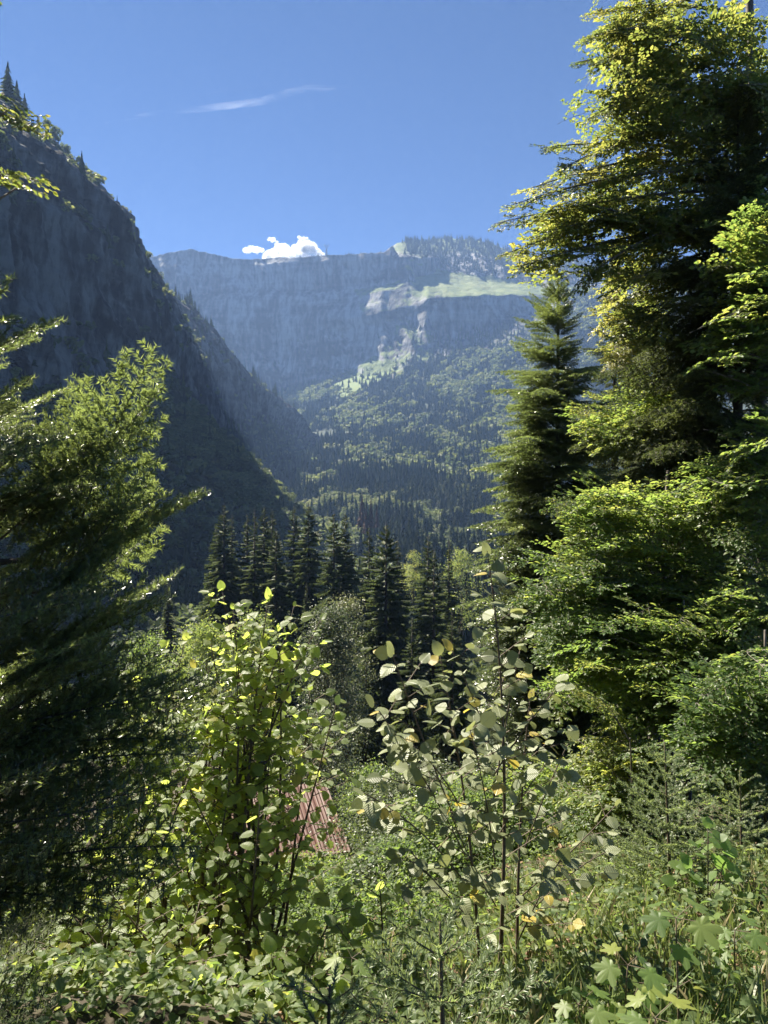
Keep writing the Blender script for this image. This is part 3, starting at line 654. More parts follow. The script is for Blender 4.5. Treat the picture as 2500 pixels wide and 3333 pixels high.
# ------------------------------------------------------------------ leafy crowns for bushes and broadleaf trees
def spray_cloud(rng, n, P, size, tint=.5, jit=.16, tpl=LOW, droop=.0, facing=None):
    """n leaves round each clump centre P"""
    c = np.repeat(P, n, 0); k = len(c)
    return c
def bush(name, label, cat, base, H, W, nclump, nleaf, ls, mat, seed, tint=.5, jit=.15, shape=1.0, tpl=LOW, group=None, stems=5, lowest=.15):
    rng = rngf(seed); base = np.asarray(base, float); t = thing(name, label, cat, base, group)
    f = lowest+(1-lowest)*rng.random(nclump)**.8; a = rng.random(nclump)*6.28
    prof = np.sin(np.pi*np.clip(f, .05, .97)**shape)**.7
    r = W*.5*prof*np.sqrt(.25+.75*rng.random(nclump))*(.8+.4*rng.random(nclump)); C = base+np.stack([r*np.cos(a), r*np.sin(a), f*H], -1)
    cs = .16*W**.6*H**.4*(.6+.7*rng.random(nclump))
    out = nrm(np.stack([np.cos(a)*r, np.sin(a)*r, .35*H*(f-.4)], -1)+1e-6)
    kk = np.repeat(np.arange(nclump), nleaf); n = len(kk)
    off = rng.normal(size=(n, 3))*np.array([1, 1, .55]); P = C[kk]+off*cs[kk][:, None]*.6
    N = nrm(rng.normal(size=(n, 3))*.5+out[kk]*.4+np.array([0, 0, .9])); D = nrm(out[kk]*.8+rng.normal(size=(n, 3))*.7+np.array([0, 0, -.35]))
    ct = rng.normal(size=nclump)*jit*.7
    g = leaves(tpl, P, D, N, ls*(.7+.6*rng.random(n)), tint+ct[kk]+rng.normal(size=n)*jit*.7)
    obj('foliage', g, mat, t)
    A = []; B = []
    ws = []
    for k in range(stems):
        i = rng.integers(nclump); q = C[i]; m_ = base*.5+q*.5+np.array([0, 0, .12*H]); ws.append(tube(bez(base+rng.normal(size=3)*np.array([.05, .05, 0])*W, m_, q, 7), np.linspace(.012*H**.7+.004, .003, 7), 5))
    s = rng.permutation(nclump)[:nclump//2]
    ws.append(sticks(C[s], C[s]*.55+(base+np.array([0, 0, .3*H]))*.45, .003, .004+.0015*H))
    obj('stem', join(ws), M['twig'], t, True)
    return t
def onground(px, py, d, dz=0):
    p = at(px, py, d); return np.array([p[0], p[1], G(p[0], p[1])+dz])
def tobase(px, d): x = (px-384)/F*d; return np.array([x, d, float(G(x, d))-.05])
def bush_top(name, label, cat, px, py, d, W, nclump, nleaf, ls, mat, seed, Hmax=None, **k):
    b = tobase(px, d); top = at(px, py, d)[2]; H = max(top-b[2], .3)
    if Hmax and H > Hmax: b[2] = top-Hmax; H = Hmax
    return bush(name, label, cat, b, H, W, nclump, nleaf, ls, mat, seed, **k)
bush_top('round_tree', 'grey green rounded broadleaf tree with glittering leaves in front of the big spruce', 'tree', 331, 607, 42, 3.4, 150, 110, .13, M['greyleaf'], 3, tint=.33, Hmax=11, shape=.8)
bush_top('round_tree', 'yellow green crown peeping out behind the glittering round tree', 'tree', 347, 600, 50, 3.0, 80, 80, .13, M['greyleaf'], 4, tint=.8, Hmax=12)
bush_top('round_tree', 'low pale bush tree in front of the spruce row, left of the small spruce', 'tree', 255, 616, 58, 4, 70, 80, .16, M['bush'], 5, tint=.6, Hmax=9)
bush_top('round_tree', 'sunlit bush tree between the fir branches and the hazel tips', 'tree', 205, 628, 48, 4.5, 110, 90, .14, M['bush'], 6, tint=.62, Hmax=9)
bush_top('round_tree', 'shaded bush tree left behind the fir branches', 'tree', 150, 640, 44, 4, 80, 80, .14, M['bush'], 7, tint=.45, Hmax=8)
bush_top('round_tree', 'light green birch like tree in the gap right of the big spruce', 'tree', 414, 552, 125, 4, 40, 60, .22, M['bush'], 8, tint=.85, Hmax=9)
bush_top('round_tree', 'bright broadleaf tree right of the spruce row, partly behind the right fir', 'tree', 462, 552, 140, 7, 60, 60, .25, M['bush'], 9, tint=.7, Hmax=16)
bush_top('shrub', 'tall leafy shrub at the foot of the glittering round tree', 'shrub', 318, 712, 30, 3.4, 110, 90, .1, M['greyleaf'], 10, tint=.5, Hmax=6)
bush_top('shrub', 'leafy shrub beside the right edge of the red roof', 'shrub', 372, 770, 21, 2.0, 110, 100, .07, M['bush'], 11, tint=.5, Hmax=4)
bush_top('shrub', 'fine leaved shrub on the slope left of the pale hazel stems', 'shrub', 425, 775, 11, 2.6, 160, 110, .045, M['greyleaf'], 12, tint=.5, Hmax=3.5)
bush_top('shrub', 'dense shrub just below and right of the red roof', 'shrub', 432, 850, 9, 2.0, 140, 110, .045, M['greyleaf'], 13, tint=.42, Hmax=3)
bush_top('shrub', 'low shrub below the wooden wall of the shed', 'shrub', 320, 880, 10, 2.6, 140, 110, .05, M['bush'], 14, tint=.5, Hmax=3)
bush_top('shrub', 'shaded shrub on the slope behind the lower hazel leaves', 'shrub', 250, 905, 8, 2.8, 140, 110, .045, M['bush'], 15, tint=.45, Hmax=3)
bush_top('shrub', 'low bush behind the pale hazel, left of the stump', 'shrub', 490, 800, 8.5, 2.4, 150, 110, .045, M['bush'], 16, tint=.45, Hmax=3)
bush_top('shrub', 'low leafy bush in front of the fine leaved shrub', 'shrub', 405, 920, 5.2, 1.5, 110, 90, .035, M['bush'], 17, tint=.45, Hmax=2)
bush_top('shrub', 'bright low bush right of the pale hazel under the right fir', 'shrub', 560, 780, 9, 2.4, 140, 110, .05, M['beech_green'], 18, tint=.6, Hmax=3)
# ------------------------------------------------------------------ shed
m, nt, p, out = newmat('red_sheet_metal'); nt.links.new(ramp(nt, [(.35, (.095, .042, .03)), (.7, (.145, .07, .05))], noise(nt, 1.5, 6, objco(nt))), p.inputs['Base Color']); p.inputs['Roughness'].default_value = .5
SH = at(351, 851, 20); u = nrm(np.array([-.92, -.38, 0])); v_ = np.array([-u[1], u[0], 0]);
if v_[1] < 0: v_ = -v_
W_, D_, ri = 3.3, 2.2, 1.15
t = thing('shed', 'small wooden shed with a red corrugated roof among the bushes below', 'shed', (SH[0], SH[1], SH[2]-2.4))
def roofside(a0, e, up, n=130):
    s = np.linspace(0, W_, n); z = .022*np.sin(s*2*np.pi/.11)
    P = np.stack([a0+u*s[:, None]+np.array([0, 0, 1])*z[:, None], a0+e+up+u*s[:, None]+np.array([0, 0, 1])*z[:, None]], 0)
    g = gridmesh(P, np.full((2, n), .5)); g2 = Geo(g.V-np.array([0, 0, .012]), g.T[:, ::-1]); return join([g, g2])
obj('roof', join([roofside(SH, v_*D_, np.array([0, 0, ri])), roofside(SH+v_*(2*D_), -v_*D_, np.array([0, 0, ri]))]), m, t)
def planks(o0, dirv, L, h, n, mat_):
    gs = []
    for k in range(n):
        a = o0+dirv*(L*k/n+.006); b = o0+dirv*(L*(k+1)/n-.006); nn = np.array([-dirv[1], dirv[0], 0])*.012*(1+(k % 2))
        V = [a+nn, b+nn, b+nn+[0, 0, h], a+nn+[0, 0, h], a-nn, b-nn, b-nn+[0, 0, h], a-nn+[0, 0, h]]
        gs.append(Geo(V, [(0, 1, 2), (0, 2, 3), (4, 6, 5), (4, 7, 6), (0, 4, 5), (0, 5, 1), (3, 2, 6), (3, 6, 7), (0, 3, 7), (0, 7, 4), (1, 5, 6), (1, 6, 2)]))
    return join(gs)
wm = plainmat('weathered_board', (.05, .04, .03), (.16, .13, .1), 5, .9, .4, .01, (6, 6, .6))
ins = SH+u*.25+v_*.25-np.array([0, 0, 2.2])
obj('wall', planks(ins, u, W_-.5, 2.16, 26, wm), wm, t); obj('wall', planks(ins, v_, 2*D_-.5, 2.16, 24, wm), wm, t)
obj('wall', planks(ins+u*(W_-.5), v_, 2*D_-.5, 2.16, 24, wm), wm, t); obj('wall', planks(ins+v_*(2*D_-.5), u, W_-.5, 2.16, 26, wm), wm, t)

# ================================================================== near conifers
def conifer_segs(rng, L, spacing=.035, ratio=.42, maxside=.4, ang=52, sub=.04, subratio=.45, arch=(.0, .0), droop=0., minl=.03):
    """branch along +y in the xy plane: returns A, B, level, plane tilt"""
    A, B, lev = [], [], []
    n = 14; t = np.linspace(0, 1, n); sp = np.stack([rng.normal()*.02*L*np.sin(t*3), t*L, arch[0]*L*np.sin(t*np.pi)+arch[1]*L*t**2], -1)
    for k in range(n-1): A.append(sp[k]); B.append(sp[k+1]); lev.append(0)
    y = spacing*2; s = 1
    while y < L*.985:
        o = along(sp, np.array([y/L]))[0]; l = min(maxside, (L-y)*ratio+.035)*(.72+.5*rng.random())
        a = radians(ang+rng.normal()*7); d = nrm(np.array([s*math.sin(a), math.cos(a), -droop+rng.normal()*.10])); e = o+d*l+np.array([0, 0, -droop*l*.4])
        md = o+d*l*.55
        A += [o, md]; B += [md, e]; lev += [1, 1]
        if l > 2.2*sub:
            q = sub*1.2; ss = 1
            while q < l*.93:
                oo = o+(e-o)*q/l; ll = min((l-q)*subratio+.02, l*.4)*(.7+.5*rng.random())
                b = radians(46+rng.normal()*8)*ss*s; dd = np.array([d[0]*math.cos(b)+d[1]*math.sin(b), -d[0]*math.sin(b)+d[1]*math.cos(b), d[2]-droop*.5+rng.normal()*.08]); dd = nrm(dd)
                if ll > minl*.6: A.append(oo); B.append(oo+dd*ll); lev.append(2)
                ss = -ss; q += sub*(.7+.6*rng.random())
        s = -s; y += spacing*.5*(.75+.5*rng.random())
    return np.array(A), np.array(B), np.array(lev)
def needles(rng, A, B, dens, nl, nw, mode='comb', fwd=.55, t0=.5, plane=(0, 0, 1)):
    L = np.linalg.norm(B-A, axis=1); n = np.maximum((L*dens).astype(int), 2); k = np.repeat(np.arange(len(A)), n); m_ = len(k)
    t = rng.random(m_); P = A[k]+(B-A)[k]*t[:, None]; D = nrm((B-A)[k]); up = np.tile(np.array(plane, float), (m_, 1))
    S = nrm(np.cross(D, up)+1e-6); U = np.cross(S, D)
    if mode == 'comb': a = np.where(rng.random(m_) < .5, 0, np.pi)+rng.normal(size=m_)*.38; a = np.where(rng.random(m_) < .2, np.pi/2+rng.normal(size=m_)*.6, a)
    elif mode == 'hang': a = rng.random(m_)*2*np.pi
    else: a = rng.random(m_)*2*np.pi
    side = np.cos(a)[:, None]*S+np.sin(a)[:, None]*U
    f = fwd*(.7+.6*rng.random(m_))[:, None]; dr = nrm(side*(1-f*.35)+D*f)
    tip = P+dr*(nl*(.7+.5*rng.random(m_)))[:, None]; wv = nrm(np.cross(dr, U+rng.normal(size=(m_, 3))*.35))*nw
    V = np.stack([P-wv, P+wv, tip], 1).reshape(-1, 3)
    return Geo(V, np.arange(3*m_).reshape(-1, 3), t0+rng.normal(size=m_)*.12+.12*(t > .7))
def wood_of(A, B, lev, r=(.008, .003, .0016)):
    rr = np.array(r)[lev].astype(float); i0 = np.where(lev == 0)[0]; rr[i0] *= np.linspace(1, .18, len(i0)); return sticks(A, B, rr, rr*.85)
def branch_tpl(rng, L, dens, nl, nw, mode='comb', r=(.008, .003, .0016), fwd=.55, **k):
    A, B, lev = conifer_segs(rng, L, **k); q = lev > 0; i0 = np.where(lev == 0)[0]; q[i0[len(i0)//4:]] = True
    return needles(rng, A[q], B[q], dens, nl, nw, mode, fwd), wood_of(A, B, lev, r)
rf = rngf(9)
# ---- silver fir on the left
FT = {}
FK = .68
for L in (.38, .62, .88):
    FT[L] = [branch_tpl(rf, L, 680, .0185, .0015, 'comb', (.005*L+.0015, .0012, .0008), maxside=.30*L, ratio=.38, spacing=.036, sub=.032, arch=(.03, .06*q)) for q in (-1, 0, 1)]
ft = thing('fir_tree', 'big silver fir at the left edge whose comb like needles glitter in the backlight', 'tree', tobase(-85, 3.6*FK))
tb = np.array(ft.location); trk = [tb, at(-85, 700, 3.6*FK), at(-80, 420, 3.6*FK), at(-76, 120, 3.6*FK)]
ng, wg = [], []; fir_owner = ft; fir_mat = M['fir']
def fir_branch(a, b, up=(0, -.35, 1), limb=True, fk=FK):
    a = (a[0], a[1], a[2]*fk); b = (b[0], b[1], b[2]*fk)
    a, b = at(*a), at(*b); L = np.linalg.norm(b-a); key = min(FT, key=lambda q: abs(q-L)); n_, w_ = FT[key][rf.integers(3)]
    R_ = frames((b-a)[None], np.array([up], float)+rf.normal(size=(1, 3))*.12)[0]; k = L/key
    wl = [Geo(w_.V*k@R_.T+a, w_.T)]
    if limb:
        tz = np.clip(a[2]-.25*abs(a[0]-tb[0]), tb[2], 1.5); s = np.array([tb[0], tb[1], tz]); wl.append(tube(bez(s, (s+a)/2+np.array([0, 0, .05]), a, 6), np.linspace(.012, .005, 6), 5))
    bo = obj('branch', join(wl), M['bark'], fir_owner); link('needles', mesh('needles', Geo(n_.V*k@R_.T+a-np.array(fir_owner.location), n_.T, n_.t+rf.normal()*.07), fir_mat), bo)
for a, b, u in [
    ((62, 600, 3.75), (157, 350, 3.35), (.35, -.8, .55)), ((40, 560, 3.7), (118, 400, 3.4), (.3, -.7, .7)), ((78, 500, 3.6), (158, 392, 3.4), (.2, -.5, 1)), ((60, 520, 3.8), (84, 378, 3.6), (.2, -.8, .6)),
    ((-70, 392, 3.6), (56, 320, 3.3), (0, -.4, 1)), ((-80, 350, 3.6), (18, 284, 3.4), (0, -.4, 1)), ((-75, 470, 3.6), (28, 378, 3.3), (0, -.4, 1)), ((-60, 450, 3.7), (72, 398, 3.5), (0, -.4, 1)), ((-70, 330, 3.5), (10, 322, 3.2), (0, -.5, 1)),
    ((30, 615, 3.5), (197, 484, 3.15), (.2, -.6, .8)), ((60, 590, 3.5), (166, 470, 3.3), (.2, -.6, .8)), ((40, 600, 3.5), (196, 496, 3.2), (.1, -.4, 1)), ((20, 560, 3.6), (162, 498, 3.3), (.1, -.5, 1)), ((0, 540, 3.6), (150, 432, 3.4), (.2, -.6, .8)),
    ((-40, 680, 3.3), (150, 556, 3.0), (.1, -.5, 1)), ((-30, 640, 3.4), (140, 520, 3.3), (.2, -.5, 1)), ((-50, 560, 3.6), (96, 440, 3.4), (.2, -.6, 1)), ((-60, 520, 3.6), (60, 420, 3.3), (.2, -.6, 1)),
    ((-20, 700, 3.1), (186, 588, 2.8), (.1, -.5, 1)), ((0, 680, 3.2), (176, 612, 2.9), (.1, -.4, 1)), ((-40, 650, 3.2), (130, 600, 2.9), (.1, -.5, 1)), ((-30, 740, 3.0), (150, 640, 2.7), (0, -.5, 1)),
    ((-40, 760, 2.9), (228, 680, 2.6), (0, -.4, 1)), ((-30, 735, 3.0), (205, 700, 2.7), (0, -.4, 1)), ((-60, 800, 2.8), (200, 756, 2.5), (0, -.4, 1)), ((-40, 770, 2.8), (190, 730, 2.6), (0, -.5, 1)), ((-60, 850, 2.8), (188, 800, 2.5), (0, -.5, 1)),
    ((-60, 892, 2.7), (188, 838, 2.4), (0, -.5, 1)), ((-40, 880, 2.7), (165, 872, 2.4), (0, -.5, 1)), ((-60, 830, 2.7), (150, 812, 2.4), (0, -.6, 1)), ((-60, 900, 2.6), (110, 905, 2.3), (0, -.5, 1))]:
    fir_branch(a, b, u)
for k in range(22):
    y = rf.uniform(420, 880); x1 = rf.uniform(20, np.interp(y, [420, 500, 600, 700, 800, 900], [70, 120, 135, 170, 165, 110])); d = rf.uniform(2.7, 4.1)*np.interp(y, [400, 900], [1.08, .88])
    fir_branch((x1-rf.uniform(110, 190), y+rf.uniform(20, 90), d+.15), (x1, y, d-.15), (rf.normal()*.2, -.4, 1), k % 3 == 0)
obj('trunk', tube(trk, [.06, .05, .035, .014], 10), M['bark'], ft, True)
# very near twigs, bottom left corner; shade put in by darker spruce needle colour
ng, wg = [], []
ft2 = thing('fir_sapling', 'fir sapling with shade put into its dark needle colour, cut off by the bottom left corner', 'sapling', tobase(-60, 1.5)); tb = np.array(ft2.location); fir_owner = ft2; fir_mat = M['spruce']
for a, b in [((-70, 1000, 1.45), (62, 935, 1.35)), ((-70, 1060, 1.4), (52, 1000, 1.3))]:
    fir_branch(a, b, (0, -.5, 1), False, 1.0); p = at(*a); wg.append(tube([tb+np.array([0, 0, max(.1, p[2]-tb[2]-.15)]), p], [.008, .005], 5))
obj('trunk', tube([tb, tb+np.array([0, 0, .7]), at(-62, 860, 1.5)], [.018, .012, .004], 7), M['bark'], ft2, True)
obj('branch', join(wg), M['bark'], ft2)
# ---- big conifers on the right, built from needle tufts
rs = rngf(31)
ST = [[branch_tpl(rs, 1.0, 330, .026, .0035, 'comb', (.006, .0022, .0014), spacing=.05, ratio=.5, maxside=.42, sub=.05, droop=dr, arch=(.05, ar)) for _ in range(3)] for dr, ar in ((.05, .12), (.25, -.05), (.5, -.22))]
def near_spruce(name, label, base, H, R, seed, step=.24, per=5, pw=.75, lowest=.05, mat='spruce', lean=(0, 0), cut=None, group=None, tint=.5, hang=0, bias=None, cap=9., cmax=2, ups=(-.18, .12, .55, 1.4)):
    rng = rngf(seed); base = np.asarray(base, float); t = thing(name, label, 'tree', base, group)
    rows = []
    z = lowest*H
    while z < H*.99:
        f = z/H
        a0 = rng.random()*6.28
        for k in range(per):
            a = a0+k*2*np.pi/per+rng.normal()*.25; l = R*(1-f)**pw*(.45+.75*rng.random())+.10; a += rng.normal()*.2
            if bias: l *= 1+bias[1]*math.cos(a-bias[0])
            rows.append((z+rng.normal()*.06, min(l, cap*(.7+.4*rng.random())), a, f))
        z += step*(.7+.6*rng.random())
    rows = np.array(rows); N_, W_ = [], []
    cls = np.clip(np.where(rows[:, 3] > .8, 0, np.where(rows[:, 3] > .45, 1, 2))+hang, 0, cmax)
    for c in range(3):
        for v in range(3):
            q = rows[(cls == c) & (np.arange(len(rows)) % 3 == v)]
            if not len(q): continue
            a = q[:, 2]; up = np.interp(q[:, 3], [0, .5, .85, 1], ups)
            R_ = frames(np.stack([np.cos(a), np.sin(a), up], -1), np.tile([0, 0, 1.], (len(q), 1))); P = base+np.stack([lean[0]*q[:, 0], lean[1]*q[:, 0], q[:, 0]], -1)
            N_.append(ST[c][v][0].copies(P, R_, q[:, 1], tint+rng.normal(size=len(q))*.1)); W_.append(ST[c][v][1].copies(P, R_, q[:, 1]))
    tp = [base+np.array([lean[0]*h, lean[1]*h, h]) for h in np.linspace(-.3, H, 7)]
    obj('trunk', tube(tp, np.linspace(.011*H+.02, .006, 7), 9), M['bark'], t, True)
    obj('branchwork', join(W_), M['bark'], t); obj('needles', join(N_), M[mat], t); return t
def spruce_at(name, label, px, pytop, d, R, seed, **k):
    b = tobase(px, d); top = at(px, pytop, d)[2]; return near_spruce(name, label, b, top-b[2], R, seed, **k)
spruce_at('spruce_tree', 'tall slender conifer on the right whose dark straight trunk shows between its tiers', 558, 258, 14, 4.6, 41, step=.21, per=7, pw=1.0, tint=.4, lowest=.12, cap=1.95, cmax=1, mat='fir', bias=(np.pi, .22), ups=[-.3, -.08, .28, 1.3])
spruce_at('spruce_tree', 'dark spruce behind the yellow leaves to the right of the slender conifer', 615, 235, 19, 2.4, 42, step=.34, hang=1, tint=.4)
spruce_at('spruce_tree', 'large dark spruce with hanging twigs deep among the beech leaves at the right edge', 738, 80, 9.2, 2.7, 43, lowest=.46, step=.24, hang=1, tint=.62, pw=.6)
spruce_at('spruce_tree', 'shaded spruce filling the gap between the two beeches', 655, 215, 15, 2.6, 44, lowest=.3, step=.32, hang=1, tint=.45)
spruce_at('spruce_tree', 'gloomy spruce in the wood behind the right undergrowth', 700, 330, 22, 3.4, 45, step=.45, hang=1, tint=.35)
spruce_at('spruce_tree', 'spruce standing behind the foot of the slender right conifer', 512, 545, 30, 2.6, 46, step=.4, hang=1, tint=.5)
spruce_at('spruce_tree', 'spruce in shade behind the low beech, right of the slender trunk', 620, 560, 17, 2.4, 47, step=.36, hang=1, tint=.35)
# ================================================================== beeches
def leafy_spray(rng, L, tpl, ls, twig=.075, lsp=.036, ratio=.5, plane_j=.3, droop=.15):
    A, B = [], []; LP, LD, LN = [], [], []
    n = 10; t = np.linspace(0, 1, n); sp = np.stack([.05*L*np.sin(t*5+rng.random()*6), t*L, -droop*L*t**2], -1)
    for k in range(n-1): A.append(sp[k]); B.append(sp[k+1])
    def put(o, e):
        d = nrm(e-o); l = np.linalg.norm(e-o); k = 0; q = lsp*.6
        while q < l+.01:
            s = 1 if k % 2 else -1; sd = nrm(np.cross(d, [0, 0, 1.])); LP.append(o+d*min(q, l)); LD.append(nrm(d*.75+sd*s*.75+rng.normal(size=3)*.2)); LN.append(np.array([0, 0, 1.])+rng.normal(size=3)*plane_j); k += 1; q += lsp*(.8+.4*rng.random())
        LP.append(e); LD.append(d); LN.append(np.array([0, 0, 1.])+rng.normal(size=3)*plane_j)
    y = .12*L; s = 1
    while y < L:
        o = along(sp, np.array([y/L]))[0]; l = ((L-y)*ratio+.06)*(.65+.6*rng.random()); a = radians(48+rng.normal()*9)
        e = o+np.array([s*math.sin(a), math.cos(a), -droop*.7+rng.normal()*.15])*l; A.append(o); B.append(e); put(o, e); s = -s; y += twig*(.7+.6*rng.random())
        if l > .25:
            for f in (.35, .6): oo = o+(e-o)*f; dd = nrm(e-o); ee = oo+(dd*.6+np.array([dd[1], -dd[0], 0])*rng.choice([-1, 1])*.7+rng.normal(size=3)*.12)*l*.4; A.append(oo); B.append(ee); put(oo, ee)
    put(sp[5], sp[-1]); n = len(LP)
    return leaves(tpl, np.array(LP), np.array(LD), np.array(LN), ls*(.7+.55*rng.random(n)), .5+rng.normal(size=n)*.13), sticks(np.array(A), np.array(B), .0035, .002)
rb = rngf(51)
BS = [leafy_spray(rb, .9, MID, .064) for _ in range(5)]
def spray_tree(name, label, base, top, sprays, mat, seed, tr=.06, tpls=BS, tint=.5, limbs=.35, cat='tree', group=None, jit=.1, bend=None):
    """sprays: list of (tip position, direction, up, scale)"""
    rng = rngf(seed); base = np.asarray(base, float); top = np.asarray(top, float); t = thing(name, label, cat, base, group)
    tk = bez(base-np.array([0, 0, .1]), base*.5+top*.5+(np.zeros(3) if bend is None else bend), top, 12)
    ws = []; ng = []; k = rng.integers(0, len(tpls), len(sprays))
    P = np.array([s[0] for s in sprays]); D = nrm(np.array([s[1] for s in sprays])); U = np.array([s[2] for s in sprays]); S = np.array([s[3] for s in sprays])
    R_ = frames(D, U); O = P-D*(S*.8)[:, None]; ct = tint+rng.normal(size=len(P))*jit
    for i, (lg, wg_) in enumerate(tpls):
        q = k == i
        if q.any(): ng.append(lg.copies(O[q], R_[q], S[q], ct[q])); ws.append(wg_.copies(O[q], R_[q], S[q]))
    for i in range(len(P)):
        if rng.random() < limbs:
            z = O[i][2]-.45*np.linalg.norm(O[i][:2]-base[:2]); f = np.clip((z-base[2])/max(top[2]-base[2], .1), .05, .97); a = along(tk, np.array([f]))[0]
            ws.append(tube(bez(a, a*.45+O[i]*.55+np.array([0, 0, .06*np.linalg.norm(O[i]-a)]), O[i], 7), np.linspace(.007+.0022*np.linalg.norm(O[i]-a), .003, 7), 5))
    obj('trunk', tube(tk, np.linspace(tr, tr*.25, 12), 9), M['greytwig'], t, True)
    obj('branchwork', join(ws), M['greytwig'], t); obj('foliage', join(ng), mat, t); return t
def poly_sprays(poly, n, d0, d1, rng, src, sc_=(.7, 1.25), dz=-.1, spread=.5, toward=-.35):
    out = []
    for p in sample_poly(poly, n, rng):
        P = at(p[0], p[1], rng.uniform(d0, d1)); d = nrm(P-np.asarray(src)); d = nrm(d*np.array([1, .6, .4])+rng.normal(size=3)*spread*np.array([1, .8, .3])+np.array([0, toward, dz]))
        out.append((P, d, np.array([rng.normal()*.3, -.15+rng.normal()*.3, 1.]), rng.uniform(*sc_)))
    return out
def limb_sprays(a, b, rng, n=12, sag=.15, sc_=(.45, .85), src=None):
    a, b = at(*a), at(*b); c = (a+b)/2+np.array([0, 0, sag]); L = bez(a, c, b, 20); out = []
    for k in range(n):
        f = .25+.75*(k+.5)/n; P = along(L, np.array([f]))[0]; d = nrm(along(L, np.array([min(1, f+.05)]))[0]-along(L, np.array([f-.05]))[0]); s = rng.normal()*.7
        dd = nrm(d+np.array([-d[1]*s*.6, d[0]*s*.5-.15, rng.normal()*.25-.05])); sc1 = rng.uniform(*sc_)*(1.1-.35*f); out.append((P+dd*.3*sc1, dd, np.array([rng.normal()*.35, -.2+rng.normal()*.35, 1.]), sc1))
    return out, tube(L, np.linspace(.024, .004, 20), 6)
r1 = rngf(61)
src = at(760, 330, 10)
UP = [(604, 0), (768, 0), (790, 160), (768, 200), (728, 205), (700, 240), (682, 300), (650, 345), (618, 330), (604, 296), (596, 262), (572, 262), (540, 262), (520, 250), (536, 215), (560, 190), (585, 165), (604, 140), (612, 110), (598, 70), (606, 40)]
sp = poly_sprays(UP, 285, 8.6, 10.6, r1, src, (.6, 1.1), dz=-.15)
lw = []
for a, b, n in [((720, 190, 10), (494, 224, 8.8), 16), ((700, 200, 10), (500, 256, 8.7), 14), ((690, 230, 9.6), (522, 266, 8.8), 12), ((700, 150, 10), (526, 190, 9), 13), ((690, 150, 9.8), (540, 148, 9), 12), ((700, 60, 10), (578, 62, 9.2), 11), ((720, 10, 10), (592, 12, 9.2), 12), ((700, 90, 10), (596, 92, 9.2), 9), ((700, 210, 9.8), (548, 232, 8.7), 12), ((690, 240, 9.5), (560, 200, 8.6), 12), ((700, 40, 9.8), (604, 35, 9.2), 9), ((690, 30, 9.4), (582, 38, 9), 10), ((690, 80, 9.4), (590, 118, 8.9), 10), ((690, 120, 9.4), (556, 172, 8.8), 11), ((680, 170, 9.3), (512, 205, 8.8), 11), ((690, 0, 9.4), (598, -12, 9), 9), ((690, 220, 9.3), (575, 285, 8.7), 10)]:
    s_, g_ = limb_sprays(a, b, r1, n); sp += s_; lw.append(g_)
bt = spray_tree('beech_tree', 'tall beech with yellow green autumn tinged leaves reaching across the sky at the top right', tobase(772, 10), at(745, -160, 10), sp, M['beech'], 62, tr=.13, tint=.5, limbs=.0, jit=.13)
for g_ in lw: obj('limb', g_, M['greytwig'], bt, True)
YL = [(612, 255), (640, 300), (655, 345), (628, 385), (600, 372), (598, 335), (604, 290)]
sp = poly_sprays(YL, 70, 11, 12.5, r1, at(650, 330, 12), (.5, .9), dz=-.4, spread=.4)
spray_tree('beech_tree', 'hanging curtain of yellow beech leaves beside the slender conifer', tobase(655, 12.3), at(645, 250, 12.2), sp, M['beech'], 63, tr=.06, tint=.7, limbs=.3)
RM = [(768, 290), (768, 520), (730, 500), (690, 470), (640, 478), (610, 455), (640, 420), (690, 395), (720, 340)]
sp = poly_sprays([(745, 190), (790, 190), (790, 400), (722, 390), (700, 340), (735, 290)], 110, 7.2, 8.8, r1, at(800, 400, 8.5), (.6, 1.0))
sp += poly_sprays([(768, 400), (768, 560), (720, 545), (690, 500), (700, 470), (735, 430)], 60, 6.8, 8.2, r1, at(800, 480, 7.5), (.6, 1.0))
sp += poly_sprays([(768, 560), (768, 650), (735, 640), (720, 580)], 34, 6.8, 8.2, r1, at(800, 600, 7.5), (.6, 1.0))
spray_tree('beech_tree', 'green beech at the right edge with long leafy branches entering the frame', tobase(800, 7.6), at(795, 240, 7.8), sp, M['beech_green'], 64, tr=.07, tint=.55, limbs=.35)
MS = [(566, 418), (590, 395), (640, 372), (690, 372), (720, 395), (690, 420), (640, 436), (600, 452), (572, 448), (560, 436)]
sp = poly_sprays(MS, 95, 9.5, 11, r1, at(690, 430, 11), (.6, 1.0))
spray_tree('beech_tree', 'beech whose sunlit upper tier crosses behind the slender conifer', tobase(700, 11), at(690, 360, 11), sp, M['beech_green'], 65, tr=.07, tint=.62, limbs=.3)
BM = [(548, 560), (562, 500), (590, 482), (622, 480), (660, 486), (690, 462), (735, 440), (760, 500), (740, 560), (745, 640), (715, 690), (660, 700), (600, 690), (560, 668), (528, 640), (545, 610), (520, 590)]
sp = poly_sprays(BM, 330, 7.4, 9.4, r1, at(680, 600, 9.2), (.6, 1.05), spread=.45)
for a, b, n in [((640, 580, 8.6), (522, 556, 8), 9), ((640, 600, 8.6), (516, 598, 8), 9), ((640, 640, 8.6), (540, 655, 8), 9), ((650, 530, 8.6), (552, 505, 8), 9), ((650, 640, 8.4), (548, 690, 7.8), 8)]:
    s_, g_ = limb_sprays(a, b, r1, n); sp += s_
spray_tree('beech_tree', 'broad leafy beech filling the right middle with layered green sprays', tobase(676, 9.2), at(668, 470, 9), sp, M['beech_green'], 66, tr=.07, tint=.5, limbs=.25, bend=np.array([-.2, 0, 0]))
LR = [(690, 690), (768, 640), (790, 700), (768, 800), (730, 790), (700, 770), (680, 740), (672, 712)]
